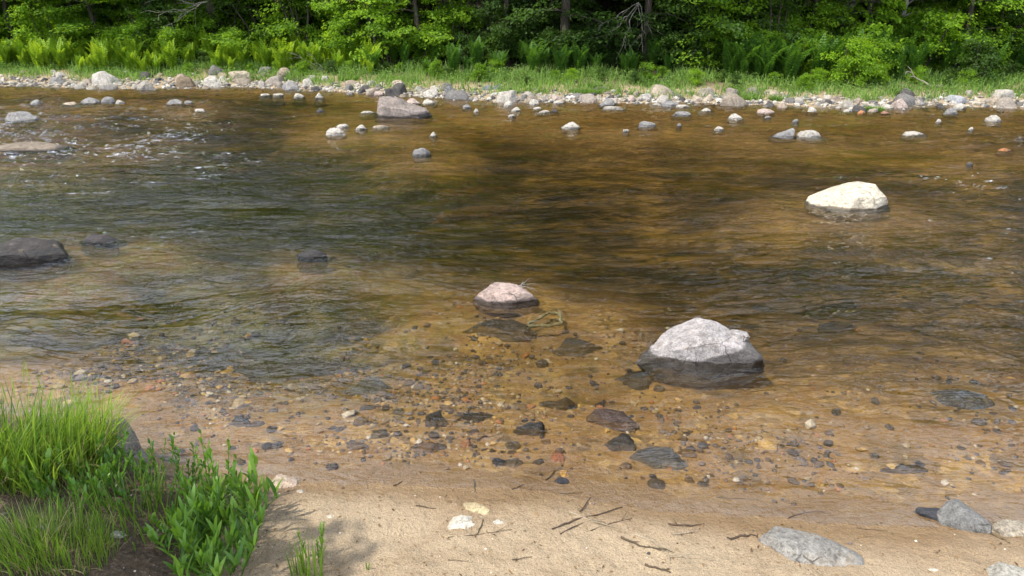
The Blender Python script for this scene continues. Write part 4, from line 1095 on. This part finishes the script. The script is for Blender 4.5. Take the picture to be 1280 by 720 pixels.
def ferns(pxa, pxb, n, ta, tb, mesh_list, label, group, smin=.8, smax=1.15):
    for i in range(n):
        px = pxa + (pxb - pxa) * (i + rng.uniform(0, 1)) / n
        x, y = bank(px, rng.uniform(ta, tb)); s = rng.uniform(smin, smax)
        o = link('fern', mesh_list[int(rng.integers(0, len(mesh_list)))], None, (x, y, gz(x, y) - .02), (0, 0, rng.uniform(0, 6.28)), (s, s, s))
        tag(o, label, 'fern', group)
ferns(-60, 470, 112, 1.5, 3.5, FB, 'bright yellow green fern in the sunlit bed on the far bank at left', 'sunlit ferns at the left', .55, 1.15)
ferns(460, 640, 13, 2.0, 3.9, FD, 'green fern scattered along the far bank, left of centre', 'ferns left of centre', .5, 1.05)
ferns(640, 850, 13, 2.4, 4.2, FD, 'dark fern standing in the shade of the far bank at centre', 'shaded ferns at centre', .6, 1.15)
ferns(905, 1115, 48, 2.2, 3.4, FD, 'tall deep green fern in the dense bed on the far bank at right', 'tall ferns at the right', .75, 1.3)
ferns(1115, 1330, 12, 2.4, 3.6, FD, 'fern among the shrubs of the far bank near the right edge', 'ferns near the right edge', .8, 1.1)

# ------------------------------------------------------------------ far bank grass and herbs
g = Geo(); n = 70000
xs = rng.uniform(-24, 18, n); tt = rng.uniform(.1, 3.4, n)
dn = sm(.15, .95, tt + .5 * n2(xs * .8, tt * 1.4, 61) + .2 * sm(-7, -13, xs) * -2) * sm(3.6, 2.4, tt)
k = rng.uniform(0, 1, n) < dn * np.clip(.6 + 1.0 * n2(xs * .9, tt * 1.2, 62), .12, 1); xs, tt = xs[k], tt[k]; ys = y_far(xs) + tt
P = np.stack([xs, ys, ground(xs, ys) - .01], 1); m = len(xs)
hh = rng.uniform(.10, .26, m) * (1 + .6 * n2(xs * 1.1, ys * 1.2, 63)) * (1 + .35 * sm(1.4, 2.4, tt))
blades(g, P, rng.uniform(0, 6.28, m), hh, rng.uniform(.2, 1.1, m), rng.uniform(.012, .026, m), np.clip(.5 + .35 * n2(xs * .5, ys * .8, 64) + rng.normal(0, .17, m), 0, 1), 3)
n = 16000; q = rng.integers(0, m, n); c = P[q] + rng.normal(0, .04, (n, 3)); c[:, 2] = P[q][:, 2] + rng.uniform(.05, .26, n)
az = rng.uniform(0, 6.28, n)
leaves(g, c, np.stack([np.cos(az), np.sin(az), rng.uniform(-.2, .6, n)], 1), rng.normal(0, .4, (n, 3)) + (0, 0, 1), rng.uniform(.04, .075, n), rng.uniform(.02, .04, n), np.clip(.55 + .3 * n2(c[:, 0] * .8, c[:, 1], 65) + rng.normal(0, .15, n), 0, 1))
tag(link('bank_grass', g.mesh('bank_grass', M_GRASS)), 'fresh green grass and herbs growing along the far bank behind the cobbles', 'grass', None, 'stuff')

# tufts that stand apart on the far shore
def far_tuft(px, py, wpx, hgt, label, seed):
    x, y, mpp = at(px, py, .03); wd = wpx * mpp; g = Geo(); n = int(420 * wd / .4)
    a = rng.uniform(0, 6.28, n); r = np.sqrt(rng.uniform(0, 1, n)) * wd * .42
    P = np.stack([r * np.cos(a), r * np.sin(a) * .6, np.zeros(n) - .05], 1)
    blades(g, P, a + rng.normal(0, .5, n), hgt * rng.uniform(.6, 1.15, n), rng.uniform(.3, 1.1, n), .018, np.clip(.75 + rng.normal(0, .2, n), 0, 1), 3)
    tag(link('grass_tuft', g.mesh('grass_tuft', M_GRASS), None, (x, y, max(0.0, gz(x, y)))), label, 'grass tuft')
far_tuft(1092, 137, 24, .17, 'bright green grass tuft growing among stones in the water at right', 1)
far_tuft(933, 126, 34, .15, 'grass tuft on the far waterline left of another tuft, right of centre', 2)
far_tuft(972, 127, 26, .15, 'grass tuft on the far waterline just below the beige slab', 3)
far_tuft(732, 121, 46, .17, 'wide bright grass tuft on the cobbles of the far bank, centre', 4)
far_tuft(436, 107, 26, .2, 'rounded blue green grass tuft on the cobbles above the slanted boulder', 5)
far_tuft(26, 100, 12, .2, 'small grass tuft between cobbles at the far left', 6)
far_tuft(62, 96, 60, .14, 'broad low grass patch on the cobbles at far left', 7)

# ------------------------------------------------------------------ dead wood on the far bank
def branchy(name, base, tips, r, mat, label, cat, seed, sub=5, sublen=.35):
    q = np.random.default_rng(seed); g = Geo(); base = np.array(base)
    for tp in tips:
        tp = np.array(tp); u = np.linspace(0, 1, 7)[:, None]
        L = np.linalg.norm(tp - base)
        pts = base * (1 - u) + tp * u + q.normal(0, .035 * L, (7, 3)) * np.sin(u * np.pi) - np.array([0, 0, .12 * L]) * (u * (1 - u)) * q.uniform(-1, 1)
        tube(g, pts, np.linspace(r, r * .25, 7), 5)
        for k in range(sub):
            j = int(q.integers(2, 7)); d = (tp - base) / L + q.normal(0, .55, 3); l2 = L * sublen * q.uniform(.5, 1)
            p2 = np.array([pts[j], pts[j] + d * l2 * .5 + q.normal(0, .03 * L, 3), pts[j] + d * l2 - (0, 0, .1 * l2)])
            tube(g, p2, np.linspace(r * .45, r * .15, 3), 4)
    return tag(link(name, g.mesh(name, mat, True)), label, cat)
x, y = bank(272, 3.15); z = gz(x, y)
branchy('dead_branch', (x, y, z + 1.75), [(x - 1.3, y - .5, z + 1.45), (x - 1.15, y - .4, z + 1.85), (x - .9, y - .6, z + 1.15)], .014, M_DEAD, 'grey leafless twigs sticking out left of the dark straight trunk', 'branch', 3)
x, y = bank(792, 3.6); z = gz(x, y)
branchy('dead_branch', (x, y, z + 1.75), [(x - .75, y - .3, z + 1.0), (x - .4, y - .4, z + .85), (x + .1, y - .3, z + .8), (x - .95, y - .2, z + 1.25), (x + .35, y - .2, z + 1.0)], .012, M_DEAD, 'drooping bundle of grey dead twigs in front of the dark shade', 'branch', 4, 8)
x, y = bank(1188, 3.1); z = gz(x, y)
branchy('dead_branch', (x, y, z + .35), [(x + .15, y - .1, z + 1.0), (x - .2, y, z + .85), (x + .3, y, z + .8)], .010, M_DEAD, 'small pale dead stem among the shrubs at right', 'branch', 5)
x, y = bank(1160, 1.5); z = gz(x, y)
branchy('driftwood', (x, y, z + .05), [(x - .5, y + .2, z + .38), (x + .25, y - .1, z + .1)], .03, M_DEAD, 'pale driftwood branch lying on the far bank grass at right', 'driftwood', 6, 3)
x, y = bank(395, 1.6); z = gz(x, y)
branchy('dead_branch', (x + .3, y, z + .1), [(x - .45, y - .1, z + .55), (x - .3, y, z + .35), (x - .1, y, z + .6)], .008, M_DEAD, 'bleached dead twigs in the grass below the ferns, left of centre', 'branch', 7)
x, y, mm = at(652, 356, .10)
branchy('twig', (x - .02, y, .09), [(x + .09, y + .02, .10), (x + .06, y, .15), (x + .10, y - .02, .075)], .004, M_BARKP, 'thin dry twig caught on the pinkish boulder mid stream', 'twig', 8, 2)

# ------------------------------------------------------------------ near bank plants
def tall_grass(name, cx, cy, rx, ry, n, hmin, hmax, mat, label, lean_dir=None, width=(.003, .007), tint=.6, seed=0, leanr=(.15, .95), cat='grass clump', group=None):
    g = Geo(); a = rng.uniform(0, 6.28, n); r = np.sqrt(rng.uniform(0, 1, n))
    X_, Y_ = cx + rx * r * np.cos(a), cy + ry * r * np.sin(a)
    z0 = ground(np.array([cx]), np.array([cy]))[0]
    P = np.stack([X_ - cx, Y_ - cy, ground(X_, Y_) - z0 - .01], 1)
    az = a + rng.normal(0, .7, n)
    if lean_dir is not None: az = np.where(rng.uniform(0, 1, n) < .6, lean_dir + rng.normal(0, .5, n), az)
    blades(g, P, az, rng.uniform(hmin, hmax, n), rng.uniform(*leanr, n), rng.uniform(*width, n), np.clip(tint + rng.normal(0, .18, n), 0, 1), 7, 1.4)
    o = tag(link(name, g.mesh(name, mat), None, (cx, cy, z0)), label, cat, group)
    if n > 300:      # last year's dry blades and a few seed stalks
        d = Geo(); m = n // 5; i = rng.integers(0, n, m)
        blades(d, P[i], az[i] + rng.normal(0, .5, m), rng.uniform(hmin * .7, hmax * .9, m), rng.uniform(.5, 1.7, m), rng.uniform(.0025, .005, m), rng.uniform(.4, 1, m), 6, 1.1)
        link('dry_blades', d.mesh('dry_blades', M_DRY), o)
        d = Geo(); m = 14; i = rng.integers(0, n, m)
        blades(d, P[i], az[i], rng.uniform(hmax * .95, hmax * 1.2, m), rng.uniform(.15, .6, m), .0022, rng.uniform(.5, 1, m), 7, 1.6, lambda t: np.where(t > .8, 2.6, .8) * np.where(t > .97, .3, 1))
        link('seed_stalks', d.mesh('seed_stalks', M_NGRASS), o)['kind'] = 'stuff'
    return o
M_DRY = leaf_material('dry_grass', (.16, .11, .05), (.42, .33, .17), (.12, .08, .03), (.3, .22, .1), trans=.25)
def npt(px, py, z=.12):
    x, y, _ = at(px, py, z)
    for _ in range(4): x, y, _ = at(px, py, gz(x, y))
    return x, y
x, y = npt(66, 580); tall_grass('grass_clump', x, y, .25, .26, 820, .12, .38, M_NGRASS, 'big bright green grass clump leaning over the water at left', .1, (.003, .009), tint=.72, leanr=(.1, 1.35))
x, y = npt(20, 585); tall_grass('grass_clump', x, y, .30, .22, 420, .18, .40, M_NGRASS, 'darker stiff grass clump at the left edge beside the big bright clump', .4, (.004, .009), .35)
x, y = npt(122, 560); tall_grass('grass_clump', x, y, .12, .12, 260, .16, .36, M_NGRASS, 'pale yellow green grass hanging over the water at the right of the big clump', .0, tint=.85, leanr=(.3, 1.3))
x, y = npt(55, 690); tall_grass('grass_clump', x, y, .26, .17, 900, .07, .20, M_NGRASS, 'short fine grass tuft at the bottom left corner', None, (.002, .0045), .5)
x, y = npt(385, 722); tall_grass('grass_clump', x, y, .07, .05, 42, .10, .22, M_NGRASS, 'sparse grass sprig on the sand at the bottom edge', None, (.004, .008), .6, leanr=(.05, .6))
x, y = npt(172, 640); tall_grass('grass_clump', x, y, .26, .20, 260, .09, .22, M_NGRASS, 'thin dark grass between the leafy plant and the corner tuft', None, (.003, .006), .3)
x, y = npt(12, 475, .1)

def leafy_plant(name, cx, cy, stems, hgt, leaf_l, leaf_w, per, label, spread=.5, tint=.5, rad=.12, updir=.9, cat='plant', mat=None, lance=True, group=None):
    mat = mat or M_HERB
    root = link(name, None, None, (cx, cy, gz(cx, cy) - .005)); tag(root, label, cat, group)
    gs, gl = Geo(), Geo()
    for k in range(stems):
        a = rng.uniform(0, 6.28); r = rad * math.sqrt(rng.uniform(0, 1)); lean = rng.uniform(.0, spread); H = hgt * rng.uniform(.65, 1.15)
        u = np.linspace(0, 1, 6); b = np.array([r * math.cos(a), r * math.sin(a), 0])
        pts = b + np.stack([np.cos(a) * np.sin(lean) * H * u, np.sin(a) * np.sin(lean) * H * u, H * u * np.cos(lean * u)], 1)
        tube(gs, pts, np.linspace(.0028, .0012, 6), 4)
        az0 = rng.uniform(0, 6.28)
        f = (np.arange(per) + 1) / (per + .3)
        P = np.stack([np.interp(f, u, pts[:, j]) for j in range(3)], 1)
        az = az0 + np.arange(per) * 2.4 + rng.normal(0, .3, per)
        if lance:
            t = np.linspace(0, 1, 7)
            blades(gl, P, az, leaf_l * rng.uniform(.6, 1.1, per) * (1 - .35 * f), rng.uniform(.55, 1.15, per) * (1.35 - .7 * f), leaf_w * rng.uniform(.75, 1.2, per), np.clip(tint + rng.normal(0, .17, per), 0, 1), 6, 1.2, lambda t: np.sin(np.pi * np.clip(t * .93 + .07, 0, 1)) ** .8)
        else:
            D = np.stack([np.cos(az), np.sin(az), rng.uniform(-.1, updir, per)], 1)
            leaves(gl, P, D, rng.normal(0, .25, (per, 3)) + (0, 0, 1), leaf_l * rng.uniform(.6, 1.1, per), leaf_w, np.clip(tint + rng.normal(0, .17, per), 0, 1))
    if stems <= 5: gl.V += gs.V; gl.F += [f + gl.n for f in gs.F]; gl.T += gs.T
    else: link('stems', gs.mesh('stems', mat, True), root)['kind'] = 'stuff'
    link('foliage', gl.mesh('foliage', mat, True), root)
    return root
x, y = npt(268, 705); leafy_plant('leafy_plant', x, y, 52, .21, .13, .015, 9, 'lush broad bladed green plant on the soil at the bottom, left of the beach', .75, .5, .15)
x, y = npt(298, 655); leafy_plant('leafy_plant', x, y, 24, .20, .17, .015, 7, 'arching long leaved plant behind the lush broad bladed plant', .9, .55, .10)
x, y = npt(262, 630); leafy_plant('leafy_plant', x, y, 9, .30, .06, .014, 14, 'taller upright plant with small leaves near the water edge at left', .35, .5, .10)
x, y = npt(190, 610); leafy_plant('leafy_plant', x, y, 46, .15, .05, .011, 10, 'low grey green weeds behind the lush plant, beside the bank rock', .6, .35, .22)
x, y = npt(110, 610); leafy_plant('leafy_plant', x, y, 34, .15, .06, .014, 9, 'leafy weeds at the foot of the big bright grass clump', .6, .4, .18)
x, y = npt(30, 600); leafy_plant('leafy_plant', x, y, 12, .20, .08, .02, 7, 'leafy weeds at the left edge below the darker grass', .6, .4, .16)
x, y = npt(235, 670); leafy_plant('leafy_plant', x, y, 14, .12, .06, .02, 7, 'low herb with small oval leaves left of the lush plant', .6, .45, .13)
x, y = npt(395, 700); leafy_plant('sprig', x, y, 5, .16, .05, .007, 14, 'thin sprig with narrow leaves on the sand at the bottom', .25, .65, .05)
x, y = npt(458, 712); leafy_plant('seedling', x, y, 2, .05, .02, .005, 6, 'tiny lone seedling on the sand right of the sprig', .3, .7, .012)
x, y = npt(170, 690); leafy_plant('seedling', x, y, 1, .045, .02, .006, 6, 'tiny green seedling on the dark soil left of the lush plant', .3, .6, .01)
x, y = npt(8, 610); leafy_plant('seedling', x, y, 3, .06, .04, .012, 5, 'small leafy seedling at the left edge on the soil', .4, .5, .03)

# ------------------------------------------------------------------ tree on the near bank, left of the picture: it shades the corner
def near_tree():
    global rng
    keep = rng; rng = np.random.default_rng(5)
    tr, cr = Geo(), Geo()
    bx, by = -6.2, -.3; z0 = gz(bx, by)
    cx, cy, cz = -5.15, .65, 5.2
    u = np.linspace(0, 1, 8)
    tube(tr, np.stack([(.25 * np.sin(u * 3)), .1 * u, -.2 + 7.4 * u], 1), np.linspace(.17, .06, 8), 10)
    for k in range(26):
        a = rng.uniform(0, 6.28); r = math.sqrt(rng.uniform(0, 1)) * 1.5; c = np.array([cx - bx + r * 1.0 * math.cos(a), cy - by + r * .6 * math.sin(a), cz - z0 + rng.normal(0, .45)])
        s = np.array([.2, .05, rng.uniform(3.4, 5.4)]); v = np.linspace(0, 1, 5)[:, None]
        tube(tr, s * (1 - v) + c * v + np.array([0, 0, .3]) * np.sin(v * 3.14), np.linspace(.035, .008, 5), 5)
        spray(cr, c, rng.uniform(.3, .55), 120, .10, math.atan2(c[1], c[0]), .2, .09, .6, .5)
    rng = keep
    root = tag(link('tree', None, None, (bx, by, z0)), 'leafy tree on the near bank at left, shading the soil and weeds of the corner', 'tree')
    link('trunk', tr.mesh('trunk', M_BARK, True), root); link('crown', cr.mesh('crown', M_LEAF), root)
near_tree()

# ------------------------------------------------------------------ sticks and litter on the beach
M_TWIG = bark_material('twig', (.03, .02, .014), (.12, .08, .055))
M_TWIGP = bark_material('pale_twig', (.22, .17, .12), (.42, .34, .25))
def stick(pts, r, mat, label, side=0, group=None):
    P = []
    for q in pts:
        x, y = npt(q[0], q[1]); P.append((x, y, gz(x, y) + r * .7 + (q[2] if len(q) > 2 else 0)))
    P = np.array(P); c = P[0].copy()
    u = np.linspace(0, len(P) - 1, len(P) * 3); Q = np.stack([np.interp(u, range(len(P)), P[:, j]) for j in range(3)], 1)
    Q[1:-1] += rng.normal(0, r * .5, Q[1:-1].shape)
    g = Geo(); tube(g, Q - c, np.linspace(r, r * .5, len(Q)), 6)
    L = np.linalg.norm(P[-1] - P[0])
    for k in range(side):
        j = int(rng.integers(2, len(Q) - 1)); d = (Q[-1] - Q[0]) / max(L, .01); d = d + rng.normal(0, .7, 3) * (1, 1, .25); l2 = rng.uniform(.2, .4) * L
        e = Q[j] + d * l2; tube(g, np.array([Q[j] - c, (Q[j] + e) / 2 - c + rng.normal(0, .004, 3), e - c]), np.array([r * .5, r * .4, r * .2]), 5)
    return tag(link('twig', g.mesh('twig', mat, True), None, tuple(c)), label, 'twig', group)
STICKS = [
 ([(690, 662), (715, 652), (748, 644), (778, 634)], .006, 0, 2, 'long dark twig slanting across the sand right of the white stones'),
 ([(700, 668), (724, 655), (742, 650)], .004, 0, 2, 'thin dark twig crossing below the long slanting one'),
 ([(712, 640), (742, 652), (770, 660)], .004, 1, 1, 'pale thin twig crossing the dark twigs right of the white stones'),
 ([(725, 640), (738, 622)], .006, 0, 0, 'short dark stick pointing at the water above the slanting twig'),
 ([(738, 664), (762, 655), (790, 648)], .004, 0, 1, 'dark twig lying right of the crossed twigs'),
 ([(700, 617), (728, 616)], .003, 0, 0, 'straight short twig parallel to the water edge, centre'),
 ([(794, 668), (815, 676), (835, 690), (838, 705)], .005, 1, 1, 'pale bent twig near the bottom, right of centre'),
 ([(776, 672), (800, 682), (826, 688)], .007, 0, 2, 'thick dark stick near the bottom, right of centre'),
 ([(806, 706), (838, 716)], .007, 0, 1, 'dark stick cut by the bottom edge right of centre'),
 ([(640, 700), (665, 696)], .003, 0, 0, 'short twig on the sand at the bottom centre'),
 ([(835, 655), (862, 658), (880, 655)], .006, 0, 2, 'dark rotten twig on the damp sand right of centre'),
 ([(840, 668), (872, 664)], .004, 1, 1, 'pale thin twig below the dark rotten one'),
 ([(912, 675), (940, 668), (946, 672)], .008, 0, 3, 'dark clump of twigs left of the long slab'),
 ([(604, 650), (600, 662), (594, 672)], .005, 0, 0, 'dark curved bark strip touching the white rounded stone'),
 ([(560, 672), (600, 668), (640, 662)], .003, 0, 1, 'long thin twig below the white stones'),
 ([(492, 608), (503, 602)], .005, 0, 0, 'stubby dark stick at the water edge, left of centre'),
 ([(592, 600), (594, 614)], .006, 0, 1, 'upright looking dark bark bit at the water edge, centre'),
 ([(683, 600), (700, 584)], .005, 0, 1, 'dark twig under the shallows below the brick red stone'),
 ([(952, 538), (966, 546)], .006, 0, 0, 'short dark stick under the shallows right of centre'),
 ([(1022, 566), (1042, 575)], .006, 0, 0, 'dark sliver of wood under the shallows at right'),
 ([(940, 545), (972, 560)], .003, 0, 0, 'thin stalk under the shallows right of centre'),
 ([(895, 622), (945, 624)], .003, 0, 0, 'straight thin twig in the shallows at the sand edge, right'),
 ([(985, 648), (1010, 640), (1030, 640)], .004, 0, 2, 'dark twig at the water edge above the long slab'),
 ([(1070, 660), (1110, 664)], .003, 0, 0, 'thin twig on wet sand right of the long slab'),
 ([(1232, 664), (1248, 672), (1262, 679)], .004, 0, 1, 'dark curved twig right of the speckled grey rock'),
 ([(115, 673), (150, 671), (185, 668)], .0035, 1, 0, 'long pale straw lying on the soil at the bottom left'),
 ([(133, 600), (136, 630), (142, 652)], .003, 1, 0, 'dry bent straw standing in the weeds at left', ),
 ([(520, 632), (545, 636)], .004, 0, 0, 'short dark twig on the sand left of the white stones'),
 ([(640, 612), (655, 606)], .004, 0, 0, 'small dark twig in the film of water at centre'),
 ([(560, 700), (585, 702)], .003, 0, 0, 'thin twig at the bottom below the white stones'),
]
for pts, r, pal, side, lab in STICKS: stick(pts, r * .72, M_TWIGP if pal else M_TWIG, lab, side)

# yellow green waterlogged branch loop beside the pinkish boulder
m, t = newmat('waterlogged_wood'); geo = N(t, 'ShaderNodeNewGeometry')
c = mixc(t, mapr(t, noise(t, geo.outputs['Position'], 60, 4, .7), .35, .65, 0, 1), (.10, .09, .04), (.38, .36, .20)); out(t, princ(t, c, .8, .2))
g = Geo()
pp = [(658, 402), (672, 394), (688, 386), (700, 388), (702, 400), (688, 402), (672, 403), (660, 404)]
Q = []
for q in pp:
    x, y, _ = at(q[0], q[1], -.03); Q.append((x, y, -.06))
Q = np.array(Q); u = np.linspace(0, len(Q) - 1, 30); Q = np.stack([np.interp(u, range(len(Q)), Q[:, j]) for j in range(3)], 1) + rng.normal(0, .006, (30, 3)) * (1, 1, .4)
tube(g, Q - Q[0], .013 + .005 * rng.uniform(-1, 1, 30), 7)
tag(link('waterlogged_branch', g.mesh('waterlogged_branch', m, True), None, tuple(Q[0])), 'pale yellow green looped branch just under the water right of the pinkish boulder', 'branch')

# dead leaves
M_LIT = leaf_material('dead_leaf', (.05, .03, .015), (.28, .16, .06), (.08, .04, .01), (.3, .17, .05), trans=.15)
LIT = [(100, 518, 'orange'), (60, 534, 'orange')]
g = Geo(); n = 900
xs = np.concatenate([rng.uniform(-2.8, -.8, 300), rng.uniform(-.8, 2.6, 600)]); ys = rng.uniform(2.1, 3.5, n)
k = (ys - y_near(xs)) < .02; xs, ys = xs[k], ys[k]; n = len(xs); az = rng.uniform(0, 6.28, n)
leaves(g, np.stack([xs, ys, ground(xs, ys) + .004], 1), np.stack([np.cos(az), np.sin(az), rng.uniform(-.05, .25, n)], 1), rng.normal(0, .25, (n, 3)) + (0, 0, 1), rng.uniform(.006, .03, n), rng.uniform(.003, .009, n), rng.uniform(0, 1, n))
tag(link('leaf_litter', g.mesh('leaf_litter', M_LIT)), 'scraps of dead leaves and bark strewn over sand and soil', 'leaf litter', None, 'stuff')
